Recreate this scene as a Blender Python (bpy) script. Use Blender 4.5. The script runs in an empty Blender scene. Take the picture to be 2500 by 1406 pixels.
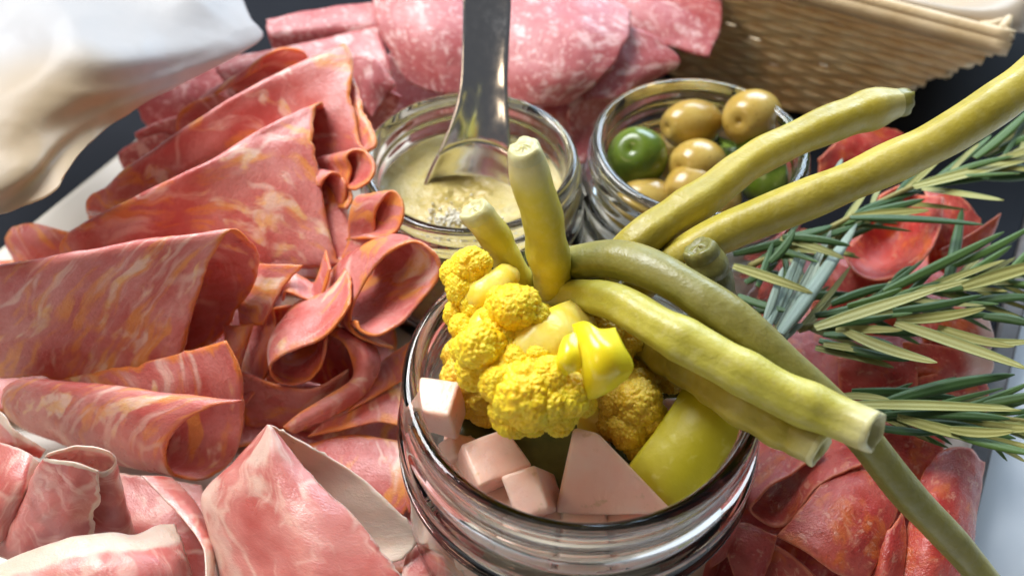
import bpy, bmesh, math, random
import numpy as np
from mathutils import Vector, Matrix, noise as mnoise

# ------------------------------------------------------------------ camera, world, lights
SC = bpy.context.scene
COL = SC.collection
S = 0.01                                   # the code below is written in centimetres
F_PX, PITCH, CAM_Z = 2300.0, math.radians(48.5), 24.1

cam_d = bpy.data.cameras.new("camera")
cam_d.sensor_width = 36.0
cam_d.lens = F_PX / 2500.0 * 36.0
cam_d.clip_start = 0.005
cam_d.clip_end = 50.0
cam_d.dof.use_dof = True
cam_d.dof.focus_distance = 0.222
cam_d.dof.aperture_fstop = 12.0
cam = bpy.data.objects.new("camera", cam_d)
COL.objects.link(cam)
cam.location = (0, 0, CAM_Z * S)
cam.rotation_euler = (math.pi / 2 - PITCH, 0, 0)
SC.camera = cam

world = bpy.data.worlds.new("World")
SC.world = world
world.use_nodes = True
world.node_tree.nodes["Background"].inputs[0].default_value = (0.90, 0.91, 0.95, 1)
world.node_tree.nodes["Background"].inputs[1].default_value = 0.11


def area(name, loc, target, size, power, color):
    d = bpy.data.lights.new(name, 'AREA')
    d.shape = 'RECTANGLE'
    d.size, d.size_y = size
    d.energy = power
    d.color = color
    o = bpy.data.objects.new(name, d)
    COL.objects.link(o)
    o.location = loc
    v = Vector(target) - Vector(loc)
    o.rotation_euler = v.to_track_quat('-Z', 'Y').to_euler()
    return o


area("ceiling_window_light", (-0.46, 0.70, 0.96), (0, 0.18, 0.0), (0.60, 0.60), 25.0, (0.97, 0.985, 1.0))
area("back_window_light", (0.45, 1.20, 0.62), (0.02, 0.22, 0.02), (0.8, 0.5), 16.0, (0.66, 0.82, 1.0))
area("lamp_light", (-0.75, -0.25, 0.75), (-0.02, 0.15, 0.03), (0.30, 0.30), 2.0, (1.0, 0.74, 0.48))

SC.view_settings.view_transform = 'Standard'
SC.view_settings.look = 'None'
SC.view_settings.gamma = 1.0
SC.view_settings.exposure = 0.0
SC.view_settings.use_curve_mapping = False
SC.render.engine = 'CYCLES'
SC.cycles.use_denoising = True
SC.cycles.max_bounces = 14
SC.cycles.transmission_bounces = 12
SC.cycles.transparent_max_bounces = 12
SC.cycles.glossy_bounces = 5
SC.cycles.diffuse_bounces = 4
SC.cycles.caustics_reflective = False
SC.cycles.caustics_refractive = True
SC.cycles.sample_clamp_indirect = 4.0
SC.cycles.blur_glossy = 0.6

# ------------------------------------------------------------------ geometry helpers
CP, SP = math.cos(PITCH), math.sin(PITCH)


def W(u, v, z):
    """point (cm) at height z that the photograph shows at pixel u, v"""
    dx, dy = (u - 1250) / F_PX, -(v - 703) / F_PX
    t = (CAM_Z - z) / (SP - dy * CP)
    return np.array((t * dx, t * (CP + dy * SP), z))


def lerp(a, b, t):
    return a + (b - a) * t


def catmull(P, n, closed=False):
    """n points evenly spaced along a Catmull-Rom curve through P"""
    P = np.asarray(P, float)
    k = len(P)
    if k == 2 and not closed:
        t = np.linspace(0, 1, n)[:, None]
        return P[0] * (1 - t) + P[1] * t
    if closed:
        Q = np.vstack([P[-1], P, P[0], P[1]])
        segs = k
    else:
        Q = np.vstack([2 * P[0] - P[1], P, 2 * P[-1] - P[-2]])
        segs = k - 1
    out = []
    m = 14
    for i in range(segs):
        p0, p1, p2, p3 = Q[i], Q[i + 1], Q[i + 2], Q[i + 3]
        t = np.linspace(0, 1, m, endpoint=False)[:, None]
        out.append(0.5 * (2 * p1 + (p2 - p0) * t + (2 * p0 - 5 * p1 + 4 * p2 - p3) * t ** 2
                          + (3 * p1 - p0 - 3 * p2 + p3) * t ** 3))
    out.append((P[0] if closed else P[-1])[None])
    C = np.vstack(out)
    d = np.r_[0, np.cumsum(np.linalg.norm(np.diff(C[:, :3], axis=0), axis=1))]
    s = np.linspace(0, d[-1], n + 1)[:-1] if closed else np.linspace(0, d[-1], n)
    return np.stack([np.interp(s, d, C[:, j]) for j in range(C.shape[1])], 1)


def tag(o, label=None, cat=None, group=None, kind=None):
    if label:
        o["label"] = label
    if cat:
        o["category"] = cat
    if group:
        o["group"] = group
    if kind:
        o["kind"] = kind
    return o


def link(name, me, mat=None, parent=None, smooth=True):
    o = bpy.data.objects.new(name, me)
    COL.objects.link(o)
    if mat is not None and not me.materials:
        me.materials.append(mat)
    if parent is not None:
        o.parent = parent
        o.matrix_parent_inverse = Matrix.Translation(-parent.location)
    if smooth:
        me.polygons.foreach_set("use_smooth", [True] * len(me.polygons))
    return o


def empty(name, loc):
    o = bpy.data.objects.new(name, None)
    o.empty_display_size = 0.01
    o.location = Vector(loc) * S
    COL.objects.link(o)
    return o


def mesh(name, verts, faces):
    me = bpy.data.meshes.new(name)
    me.from_pydata([tuple(float(c) * S for c in v) for v in verts], [], faces)
    me.update()
    return me


def settle(o):
    """move a mesh object's origin to its base so that the thing stands where it is"""
    me = o.data
    n = len(me.vertices)
    co = np.empty(n * 3)
    me.vertices.foreach_get("co", co)
    co = co.reshape(-1, 3)
    c = np.array((co[:, 0].mean(), co[:, 1].mean(), co[:, 2].min()))
    me.vertices.foreach_set("co", (co - c).ravel())
    o.location = Vector(c)
    me.update()
    return o


def fattr(me, name, vals):
    a = me.attributes.new(name, 'FLOAT', 'POINT')
    a.data.foreach_set("value", np.asarray(vals, np.float32))


def smoothstep(a, b, x):
    t = np.clip((x - a) / (b - a), 0, 1)
    return t * t * (3 - 2 * t)


def sheet(name, sections, mat, label=None, cat=None, group=None, thick=0.10, crease=0.0, nu=46, nv=40, rnd=0.0,
          wave=0.05, rough=0.05, seed=0, fat=(), pixels=True, parent=None, uvrot=None):
    """a thin slice: a smooth patch through the section curves, given real thickness"""
    rng = random.Random(seed * 7919 + 13)
    secs = []
    for sec in sections:
        P = np.array([W(*p) if pixels else p for p in sec], float)
        secs.append(catmull(P, 60))
    secs = np.array(secs)                                   # k,60,3
    k = len(secs)
    lv = np.linalg.norm(np.diff(secs, axis=0), axis=2).mean(1) if k > 1 else np.array([1.0])
    kn = np.r_[0, np.cumsum(lv)] / lv.sum()
    LU = np.linalg.norm(np.diff(secs, axis=1), axis=2).sum(1).mean()
    LV = lv.sum()

    def colsp(t):
        """all 60 columns at section parameter t (array)"""
        out = np.empty((len(t), 60, 3))
        for i, tt in enumerate(t):
            j = min(max(np.searchsorted(kn, tt) - 1, 0), k - 2)
            f = (tt - kn[j]) / max(kn[j + 1] - kn[j], 1e-6)
            p1, p2 = secs[j], secs[j + 1]
            p0 = secs[j - 1] if j > 0 else 2 * p1 - p2
            p3 = secs[j + 2] if j + 2 < k else 2 * p2 - p1
            out[i] = 0.5 * (2 * p1 + (p2 - p0) * f + (2 * p0 - 5 * p1 + 4 * p2 - p3) * f * f
                            + (3 * p1 - p0 - 3 * p2 + p3) * f ** 3)
        return out
    NT = 90
    fine = colsp(np.linspace(0, 1, NT))                     # NT,60,3
    a, b = np.meshgrid(np.linspace(-1, 1, nu), np.linspace(-1, 1, nv))   # nv,nu
    ds = a * np.sqrt(1 - b * b / 2)
    dt = b * np.sqrt(1 - a * a / 2)
    s_, t_ = lerp(a, ds, rnd), lerp(b, dt, rnd)
    # ragged outline
    ox, oy = rng.uniform(0, 90), rng.uniform(0, 90)
    rim = np.maximum(np.abs(a), np.abs(b))
    for i in range(nv):
        for j in range(nu):
            if rim[i, j] > 0.72:
                q = mnoise.noise(Vector((a[i, j] * LU * .55 + ox, b[i, j] * LV * .55 + oy, 3.1)))
                q += .45 * mnoise.noise(Vector((a[i, j] * LU * 2.2 + ox, b[i, j] * LV * 2.2 + oy, 8.1)))
                w = (rim[i, j] - .72) / .28 * rough
                s_[i, j] *= 1 + q * w
                t_[i, j] *= 1 + q * w
    S01, T01 = np.clip((s_ + 1) / 2, 0, 1), np.clip((t_ + 1) / 2, 0, 1)
    x, y = S01 * 59, T01 * (NT - 1)
    x0, y0 = np.minimum(x.astype(int), 58), np.minimum(y.astype(int), NT - 2)
    fx, fy = (x - x0)[..., None], (y - y0)[..., None]
    P = (fine[y0, x0] * (1 - fx) * (1 - fy) + fine[y0, x0 + 1] * fx * (1 - fy)
         + fine[y0 + 1, x0] * (1 - fx) * fy + fine[y0 + 1, x0 + 1] * fx * fy)
    # normals
    du, dv = np.gradient(P, axis=1), np.gradient(P, axis=0)
    N = np.cross(du, dv)
    N /= np.maximum(np.linalg.norm(N, axis=2, keepdims=True), 1e-9)
    # gentle waves
    for i in range(nv):
        for j in range(nu):
            p = P[i, j]
            q = mnoise.noise(Vector((p[0] * .8 + ox, p[1] * .8 + oy, p[2] * .8)))
            q += .35 * mnoise.noise(Vector((p[0] * 2.6 + ox, p[1] * 2.6, p[2] * 2.6 + oy)))
            d_ = q * wave
            if crease:
                d_ += crease * abs(mnoise.noise(Vector((p[0] * .22 + ox, p[1] * .22 + oy, p[2] * .22))))
                d_ += .4 * crease * abs(mnoise.noise(Vector((p[0] * .5 + oy, p[1] * .5 + ox, p[2] * .5))))
            P[i, j] = p + N[i, j] * d_
    du, dv = np.gradient(P, axis=1), np.gradient(P, axis=0)
    N = np.cross(du, dv)
    N /= np.maximum(np.linalg.norm(N, axis=2, keepdims=True), 1e-9)
    # thinner towards the rim
    eu, ev = (1 - np.abs(a)) * LU / 2, (1 - np.abs(b)) * LV / 2
    edge = np.minimum(eu, ev)
    th = thick * (0.62 + 0.38 * smoothstep(0, .12, edge))[..., None]
    A = (P + N * th / 2).reshape(-1, 3)
    B = (P - N * th / 2).reshape(-1, 3)
    verts = np.vstack([A, B])
    n = nu * nv
    faces = []
    for i in range(nv - 1):
        for j in range(nu - 1):
            q = i * nu + j
            faces.append((q, q + 1, q + nu + 1, q + nu))
            faces.append((n + q, n + q + nu, n + q + nu + 1, n + q + 1))
    ring = ([j for j in range(nu)] + [i * nu + nu - 1 for i in range(1, nv)]
            + [(nv - 1) * nu + j for j in range(nu - 2, -1, -1)] + [i * nu for i in range(nv - 2, 0, -1)])
    for q in range(len(ring)):
        c, d = ring[q], ring[(q + 1) % len(ring)]
        faces.append((d, c, n + c, n + d))
    me = mesh(name, verts, faces)
    fattr(me, "edge", np.r_[edge.ravel(), edge.ravel()])
    fv = np.zeros_like(edge)
    for (ax, side, width) in fat:                           # fat along a margin of the slice
        dist = ((1 - a) if (ax == 's' and side > 0) else (1 + a) if ax == 's' else (1 - b) if side > 0 else (1 + b))
        dist = dist * (LU if ax == 's' else LV) / 2
        fv = np.maximum(fv, 1 - smoothstep(width * .55, width * 1.3, dist))
    fattr(me, "fat", np.r_[fv.ravel(), fv.ravel()])
    # texture coordinates in centimetres across the slice
    ang = uvrot if uvrot is not None else rng.uniform(0, 6.28)
    U, V = a * LU / 2, b * LV / 2
    c_, s__ = math.cos(ang), math.sin(ang)
    uu = (U * c_ - V * s__ + rng.uniform(0, 60)).ravel()
    vv = (U * s__ + V * c_ + rng.uniform(0, 60)).ravel()
    fattr(me, "tu", np.r_[uu, uu])
    fattr(me, "tv", np.r_[vv, vv])
    o = link(name, me, mat, parent)
    if parent is None:
        settle(o)
        tag(o, label, cat, group)
    return o


def frames(C):
    T = np.gradient(C, axis=0)
    T /= np.maximum(np.linalg.norm(T, axis=1, keepdims=True), 1e-9)
    up = np.array((0, 0, 1.0))
    if abs(T[0] @ up) > .9:
        up = np.array((0, 1.0, 0))
    n = np.cross(T[0], np.cross(up, T[0]))
    n /= np.linalg.norm(n)
    Ns = []
    for t in T:
        n = n - t * (n @ t)
        n /= max(np.linalg.norm(n), 1e-9)
        Ns.append(n.copy())
    Ns = np.array(Ns)
    return T, Ns, np.cross(T, Ns)


def tube(C, R, seg=16, closed=False, shape=None, cap=True):
    """verts, faces of a tube along C (n,3) with radii R; shape(angle) scales the section"""
    C = np.asarray(C, float)
    n = len(C)
    R = np.broadcast_to(np.asarray(R, float), (n,))
    if closed:
        T = np.roll(C, -1, 0) - np.roll(C, 1, 0)
        T /= np.linalg.norm(T, axis=1, keepdims=True)
        up = np.array((0, 0, 1.0))
        Bn = np.cross(T, up)
        Bn /= np.maximum(np.linalg.norm(Bn, axis=1, keepdims=True), 1e-9)
        Nn = np.cross(Bn, T)
    else:
        T, Nn, Bn = frames(C)
    ang = np.linspace(0, 2 * math.pi, seg, endpoint=False)
    sh = np.array([shape(x) for x in ang]) if shape else np.ones(seg)
    V = (C[:, None] + R[:, None, None] * sh[None, :, None]
         * (Nn[:, None] * np.cos(ang)[None, :, None] + Bn[:, None] * np.sin(ang)[None, :, None])).reshape(-1, 3)
    Fc = []
    for i in range(n if closed else n - 1):
        i2 = (i + 1) % n
        for j in range(seg):
            j2 = (j + 1) % seg
            Fc.append((i * seg + j, i * seg + j2, i2 * seg + j2, i2 * seg + j))
    if cap and not closed:
        Fc.append(tuple(range(seg - 1, -1, -1)))
        Fc.append(tuple((n - 1) * seg + j for j in range(seg)))
    return V, Fc


def lathe(prof, c, seg=96, jit=0.0):
    prof = np.asarray(prof, float)
    ang = np.linspace(0, 2 * math.pi, seg, endpoint=False)
    V, Fc = [], []
    n = len(prof)
    for (r, z) in prof:
        for x in ang:
            V.append((c[0] + r * math.cos(x), c[1] + r * math.sin(x), c[2] + z))
    for i in range(n - 1):
        for j in range(seg):
            j2 = (j + 1) % seg
            Fc.append((i * seg + j, i * seg + j2, (i + 1) * seg + j2, (i + 1) * seg + j))
    return V, Fc


# ------------------------------------------------------------------ materials
class G:
    def __init__(self, name):
        self.m = bpy.data.materials.new(name)
        self.m.use_nodes = True
        self.t = self.m.node_tree
        self.N, self.L = self.t.nodes, self.t.links
        self.b = self.N["Principled BSDF"]
        self.out = self.N["Material Output"]

    def put(self, sock, v):
        if hasattr(v, "is_output"):
            self.L.new(v, sock)
        elif v is not None:
            if isinstance(v, tuple) and len(v) == 3 and sock.type == 'RGBA':
                v = (*v, 1)
            sock.default_value = v

    def coord(self, kind="Object"):
        return self.N.new("ShaderNodeTexCoord").outputs[kind]

    def attr(self, name):
        n = self.N.new("ShaderNodeAttribute")
        n.attribute_name = name
        return n.outputs["Fac"]

    def sheetuv(self):
        n = self.N.new("ShaderNodeCombineXYZ")
        self.put(n.inputs[0], self.attr("tu"))
        self.put(n.inputs[1], self.attr("tv"))
        return n.outputs[0]

    def scale(self, vec, s):
        n = self.N.new("ShaderNodeMapping")
        self.put(n.inputs[0], vec)
        n.inputs["Scale"].default_value = s
        return n.outputs[0]

    def noise(self, vec, scale, detail=3, rough=.55, dist=0.0, color=False):
        n = self.N.new("ShaderNodeTexNoise")
        self.put(n.inputs["Vector"], vec)
        n.inputs["Scale"].default_value = scale
        n.inputs["Detail"].default_value = detail
        n.inputs["Roughness"].default_value = rough
        n.inputs["Distortion"].default_value = dist
        return n.outputs["Color" if color else 0]

    def voro(self, vec, scale, feature='F1', rand=1.0):
        n = self.N.new("ShaderNodeTexVoronoi")
        n.feature = feature
        self.put(n.inputs["Vector"], vec)
        n.inputs["Scale"].default_value = scale
        n.inputs["Randomness"].default_value = rand
        return n.outputs["Distance"]

    def ramp(self, v, a, b, o0=0.0, o1=1.0, smooth=True):
        n = self.N.new("ShaderNodeMapRange")
        n.interpolation_type = 'SMOOTHSTEP' if smooth else 'LINEAR'
        self.put(n.inputs[0], v)
        for i, x in enumerate((a, b, o0, o1)):
            self.put(n.inputs[i + 1], x)
        return n.outputs[0]

    def math(self, op, a, b=None):
        n = self.N.new("ShaderNodeMath")
        n.operation = op
        self.put(n.inputs[0], a)
        if b is not None:
            self.put(n.inputs[1], b)
        return n.outputs[0]

    def mix(self, f, a, b):
        n = self.N.new("ShaderNodeMix")
        n.data_type = 'RGBA'
        self.put(n.inputs[0], f)
        self.put(n.inputs[6], a)
        self.put(n.inputs[7], b)
        return n.outputs[2]

    def addv(self, a, b):
        n = self.N.new("ShaderNodeVectorMath")
        n.operation = 'ADD'
        self.put(n.inputs[0], a)
        self.put(n.inputs[1], b)
        return n.outputs[0]

    def scalev(self, a, s):
        n = self.N.new("ShaderNodeVectorMath")
        n.operation = 'SCALE'
        self.put(n.inputs[0], a)
        n.inputs[3].default_value = s
        return n.outputs[0]

    def bump(self, h, strength=.3, dist=.0005, prev=None):
        n = self.N.new("ShaderNodeBump")
        n.inputs["Strength"].default_value = strength
        n.inputs["Distance"].default_value = dist
        self.put(n.inputs["Height"], h)
        if prev is not None:
            self.put(n.inputs["Normal"], prev)
        return n.outputs[0]

    def set(self, **k):
        names = dict(color="Base Color", rough="Roughness", metal="Metallic", spec="Specular IOR Level",
                     sss="Subsurface Weight", sssr="Subsurface Radius", ssss="Subsurface Scale", normal="Normal",
                     trans="Transmission Weight", ior="IOR", coat="Coat Weight", coatr="Coat Roughness",
                     coatn="Coat Normal", alpha="Alpha", sheen="Sheen Weight")
        for a, v in k.items():
            self.put(self.b.inputs[names[a]], v)
        return self.m


def meat_common(g, uv, col, rough, bumpy=1.0, sss=.22):
    h1 = g.noise(uv, 5.0, 3)
    h2 = g.noise(uv, 15.0, 3, .65)
    nb = g.bump(h1, .22 * bumpy, .0007)
    nb = g.bump(h2, .42 * bumpy, .0005, nb)
    r = g.ramp(g.noise(uv, 1.3, 3), .3, .7, rough - .12, rough + .10)
    return g.set(color=col, rough=r, spec=.5, normal=nb, sss=sss, sssr=(1.0, .32, .2), ssss=.003, coat=.22, coatr=.16, coatn=nb)


def make_coppa():
    g = G("coppa")
    uv = g.sheetuv()
    wob = g.addv(uv, g.scalev(g.noise(uv, .55, 2, color=True), 1.15))
    base = g.mix(g.ramp(g.noise(uv, .7, 4), .32, .70), (.56, .112, .096), (.70, .285, .262))
    base = g.mix(g.ramp(g.noise(uv, 9, 3), .35, .75, 0, .25), base, (.40, .065, .05))
    # paprika smears
    sm = g.noise(g.scale(wob, (1.7, .42, 1)), 1.0, 4)
    base = g.mix(g.ramp(sm, .53, .66, 0, .78), base, (.80, .32, .06))
    # fat: soft drawn-out wisps, a few thin veins, some larger islands
    w1 = g.noise(g.scale(wob, (2.4, .36, 1)), .8, 4, .6)
    base = g.mix(g.ramp(w1, .55, .70, 0, .60), base, (.86, .60, .51))
    v = g.voro(g.scale(wob, (1.5, .55, 1)), .42, 'DISTANCE_TO_EDGE')
    mask = g.ramp(g.noise(uv, .42, 3), .53, .66)
    vein = g.math('MULTIPLY', g.ramp(v, .004, .045, 1, 0), mask)
    base = g.mix(g.math('MULTIPLY', vein, .62), base, (.86, .60, .50))
    bl = g.noise(g.scale(wob, (1.5, .62, 1)), .62, 4, .55)
    blm = g.ramp(bl, .59, .66)
    fatc = g.mix(g.ramp(g.noise(uv, 2.2, 3), .4, .65), (.88, .66, .54), (.86, .54, .22))
    base = g.mix(g.math('MULTIPLY', blm, .8), base, fatc)
    # paprika-coated rim
    e = g.attr("edge")
    en = g.math('ADD', e, g.ramp(g.noise(uv, 2.2, 3), .3, .7, -.13, .13, False))
    ek = g.math('MULTIPLY', g.ramp(en, .03, .20, .9, 0), g.ramp(g.noise(uv, .8, 2), .36, .58, .25, 1.0))
    base = g.mix(ek, base, (.74, .22, .035))
    return meat_common(g, uv, base, .34)


def make_salami(name, lean, lean2, fatc, amount, sc=1.0, edge=None):
    g = G(name)
    uv = g.sheetuv()
    wob = g.addv(uv, g.scalev(g.noise(uv, 2.2 * sc, 2, color=True), .35))
    base = g.mix(g.ramp(g.noise(uv, .8, 3), .3, .7), lean, lean2)
    a = g.noise(g.scale(wob, (1, .62, 1)), 2.6 * sc, 3, .6)
    b = g.noise(g.scale(wob, (.7, 1.2, 1)), 5.5 * sc, 2, .6)
    f = g.math('MAXIMUM', g.ramp(a, .50 + .1 * (1 - amount), .66 + .08 * (1 - amount), 0, .85),
               g.ramp(b, .55 + .1 * (1 - amount), .70 + .06 * (1 - amount), 0, .75))
    base = g.mix(g.math('MULTIPLY', f, amount), base, fatc)
    if edge:
        e = g.math('ADD', g.attr("edge"), g.ramp(g.noise(uv, 2, 2), .3, .7, -.06, .06, False))
        base = g.mix(g.ramp(e, .0, .12, .7, 0), base, edge)
    return meat_common(g, uv, base, .42, 1.1)


def make_chorizo():
    g = G("chorizo")
    uv = g.sheetuv()
    wob = g.addv(uv, g.scalev(g.noise(uv, 1.3, 2, color=True), .8))
    base = g.mix(g.ramp(g.noise(uv, .8, 3), .34, .66), (.42, .034, .028), (.54, .10, .075))
    base = g.mix(g.ramp(g.noise(wob, 1.4, 4), .50, .68, 0, .8), base, (.62, .14, .03))
    base = g.mix(g.ramp(g.noise(wob, 3.0, 4, .65), .56, .72, 0, .6), base, (.70, .30, .18))
    base = g.mix(g.ramp(g.noise(uv, 7.0, 3, .65), .52, .75, 0, .5), base, (.22, .012, .012))
    base = g.mix(g.ramp(g.noise(g.scale(wob, (1, .6, 1)), 5.0, 3, .6), .58, .70, 0, .55), base, (.74, .36, .26))
    e = g.math('ADD', g.attr("edge"), g.ramp(g.noise(uv, 2, 2), .3, .7, -.06, .06, False))
    base = g.mix(g.ramp(e, .0, .11, .7, 0), base, (.66, .20, .10))
    base = g.mix(g.attr("fat"), base, (.78, .52, .46))
    return meat_common(g, uv, base, .36, 1.1)


def make_prosciutto():
    g = G("prosciutto")
    uv = g.sheetuv()
    wob = g.addv(uv, g.scalev(g.noise(uv, .7, 2, color=True), 1.5))
    base = g.mix(g.ramp(g.noise(uv, .6, 4), .32, .68), (.46, .095, .078), (.62, .23, .195))
    st = g.noise(g.scale(wob, (2.6, .55, 1)), 1.0, 3, .6)
    base = g.mix(g.ramp(st, .48, .68, 0, .65), base, (.76, .44, .36))
    v = g.voro(wob, .55, 'DISTANCE_TO_EDGE')
    vein = g.math('MULTIPLY', g.ramp(v, .0, .07, 1, 0), g.ramp(g.noise(uv, .5, 2), .46, .6))
    base = g.mix(g.math('MULTIPLY', vein, .65), base, (.76, .50, .40))
    big = g.ramp(g.noise(g.scale(wob, (.9, .30, 1)), .75, 2, .4), .60, .70, 0, .75)
    base = g.mix(big, base, (.78, .56, .46))
    f = g.math('ADD', g.attr("fat"), g.ramp(g.noise(uv, 1.2, 3), .3, .7, -.22, .22, False))
    base = g.mix(g.ramp(f, .22, .78), base, g.mix(g.noise(uv, 2.0, 3), (.74, .60, .50), (.66, .48, .36)))
    e = g.math('ADD', g.attr("edge"), g.ramp(g.noise(uv, 3, 2), .3, .7, -.05, .05, False))
    base = g.mix(g.ramp(e, .0, .07, .7, 0), base, (.80, .58, .50))
    return meat_common(g, uv, base, .38, .6, .32)


M = {}
M['coppa'] = make_coppa()
M['salami'] = make_salami("salami", (.44, .085, .09), (.53, .15, .15), (.80, .52, .49), .9, .95)
M['chorizo'] = make_chorizo()
M['prosciutto'] = make_prosciutto()

# glass
g = G("jar_glass")
g.set(color=(.97, .99, .985), rough=.0, trans=1.0, ior=1.47)
M['glass'] = g.m

# steel
g = G("spoon_steel")
o_ = g.coord()
g.set(color=(.74, .75, .77), metal=1.0, rough=g.ramp(g.noise(g.scale(o_, (60, 60, 8)), 8, 3), .3, .7, .14, .22))
M['steel'] = g.m


def bean_mat(name, a, b, tipc):
    g = G(name)
    c = g.coord()
    t = g.attr("along")
    col = g.mix(g.ramp(g.noise(c, 55, 3), .35, .7), a, b)
    col = g.mix(g.ramp(g.noise(c, 420, 3), .45, .75, 0, .22), col, tipc)
    col = g.mix(g.ramp(t, .9, 1.0, 0, .6), col, tipc)
    col = g.mix(g.ramp(g.noise(c, 130, 4), .5, .72, 0, .35), col, tuple(x * .62 for x in a))
    nb = g.bump(g.noise(c, 170, 3), .38, .0010)
    nb = g.bump(g.noise(c, 1300, 3), .35, .0003, nb)
    g.set(color=col, rough=g.ramp(g.noise(c, 300, 3), .3, .7, .34, .5), spec=.5, normal=nb, sss=.3, sssr=(.9, .7, .2), ssss=.003)
    return g.m


M['bean_yellow'] = bean_mat("bean_yellow", (.37, .30, .028), (.47, .385, .06), (.50, .46, .22))
M['bean_pale'] = bean_mat("bean_pale", (.52, .45, .045), (.62, .55, .10), (.66, .60, .36))
M['bean_front'] = bean_mat("bean_front", (.42, .38, .045), (.54, .49, .10), (.62, .58, .32))
M['bean_olive'] = bean_mat("bean_olive", (.150, .140, .026), (.22, .195, .04), (.25, .24, .10))
M['bean_green'] = bean_mat("bean_green", (.19, .18, .035), (.27, .24, .06), (.32, .32, .15))
M['bean_dark'] = bean_mat("bean_dark", (.10, .10, .022), (.17, .16, .04), (.30, .27, .08))
g = G("bean_flesh")
c = g.coord()
g.set(color=g.mix(g.noise(c, 400, 3), (.45, .42, .16), (.66, .62, .36)), rough=.4,
      normal=g.bump(g.noise(c, 700, 2), .4, .0005), sss=.3, sssr=(.9, .8, .4), ssss=.002)
M['bean_flesh'] = g.m

g = G("cauliflower")
c = g.coord()
g.set(color=g.mix(g.ramp(g.noise(c, 110, 3), .35, .68), (.90, .58, .006), (.93, .72, .03)), rough=.46,
      normal=g.bump(g.noise(c, 1300, 3), .5, .0005), sss=.35, sssr=(1.0, .7, .15), ssss=.003)
M['cauli'] = g.m
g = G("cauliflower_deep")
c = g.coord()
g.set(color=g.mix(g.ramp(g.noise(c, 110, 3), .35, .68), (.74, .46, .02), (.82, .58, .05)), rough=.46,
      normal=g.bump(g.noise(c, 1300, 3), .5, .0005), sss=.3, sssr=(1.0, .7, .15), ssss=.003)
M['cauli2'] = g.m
g = G("cauliflower_stem")
c = g.coord()
g.set(color=g.mix(g.ramp(g.noise(g.scale(c, (1, 1, .4)), 160, 3), .35, .7), (.86, .60, .03), (.90, .72, .16)), rough=.36,
      normal=g.bump(g.noise(c, 320, 3), .3, .0008), sss=.45, sssr=(1.0, .8, .25), ssss=.004)
M['cauli_stem'] = g.m
g = G("pepper_flesh")
c = g.coord()
g.set(color=g.mix(g.ramp(g.noise(c, 90, 3), .35, .7), (.80, .62, .010), (.84, .72, .04)), rough=.26,
      normal=g.bump(g.noise(c, 240, 3), .25, .0006), sss=.45, sssr=(1.0, .8, .1), ssss=.004)
M['pepper'] = g.m
g = G("turnip")
c = g.coord()
col = g.mix(g.ramp(g.noise(c, 80, 3), .35, .7), (.90, .52, .40), (.90, .63, .52))
col = g.mix(g.ramp(g.noise(c, 260, 3, .6), .62, .72, 0, .5), col, (.60, .38, .18))
g.set(color=col, rough=.34, normal=g.bump(g.noise(g.scale(c, (1, 1, .25)), 420, 4), .5, .0007), sss=.6, sssr=(1.0, .6, .45), ssss=.004)
M['turnip'] = g.m
g = G("pickle_flesh")
c = g.coord()
col = g.mix(g.ramp(g.noise(c, 70, 4), .35, .7), (.48, .42, .012), (.60, .54, .04))
g.set(color=g.mix(g.ramp(g.noise(c, 300, 2), .58, .72, 0, .5), col, (.66, .62, .16)), rough=.45,
      normal=g.bump(g.noise(c, 300, 3), .3, .0006), sss=.35, sssr=(.9, .8, .15), ssss=.004)
M['pickle'] = g.m
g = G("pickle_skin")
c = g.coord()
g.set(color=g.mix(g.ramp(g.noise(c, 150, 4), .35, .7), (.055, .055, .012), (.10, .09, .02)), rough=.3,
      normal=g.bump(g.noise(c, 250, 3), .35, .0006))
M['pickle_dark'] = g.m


def olive_mat(name, a, b, spot):
    g = G(name)
    c = g.coord()
    col = g.mix(g.ramp(g.noise(c, 70, 3), .35, .7), a, b)
    col = g.mix(g.ramp(g.noise(c, 900, 2), .62, .72, 0, .35), col, spot)
    col = g.mix(g.ramp(g.voro(c, 140), .06, .10, .75, 0), col, spot)
    g.set(color=col, rough=.24, spec=.5, normal=g.bump(g.noise(c, 600, 2), .08, .0004), sss=.25, sssr=(.9, .6, .2), ssss=.003)
    return g.m


M['olive_tan'] = olive_mat("olive_tan", (.42, .27, .05), (.54, .39, .11), (.16, .09, .02))
M['olive_green'] = olive_mat("olive_green", (.085, .14, .012), (.13, .19, .02), (.20, .24, .05))

g = G("mustard")
c = g.coord()
col = g.mix(g.ramp(g.noise(c, 70, 4), .35, .7), (.45, .34, .09), (.57, .46, .17))
col = g.mix(g.ramp(g.noise(c, 900, 2, .7), .66, .74, 0, .8), col, (.16, .11, .04))
nb = g.bump(g.noise(c, 380, 3), .5, .0012)
nb = g.bump(g.noise(c, 1400, 2), .5, .0005, nb)
g.set(color=col, rough=.22, normal=nb, sss=.2, sssr=(.9, .7, .3), ssss=.002)
M['mustard'] = g.m


def leaf_mat(name, top, top2, under):
    g = G(name)
    c = g.coord()
    geo = g.N.new("ShaderNodeNewGeometry").outputs["Backfacing"]
    u = g.attr("under")
    col = g.mix(g.ramp(g.noise(c, 300, 3), .35, .7), top, top2)
    col = g.mix(u, col, g.mix(g.noise(c, 350, 3), under, tuple(x * .72 for x in under)))
    g.set(color=col, rough=.45, normal=g.bump(g.noise(c, 900, 2), .3, .0003), sheen=.05)
    return g.m


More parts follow.
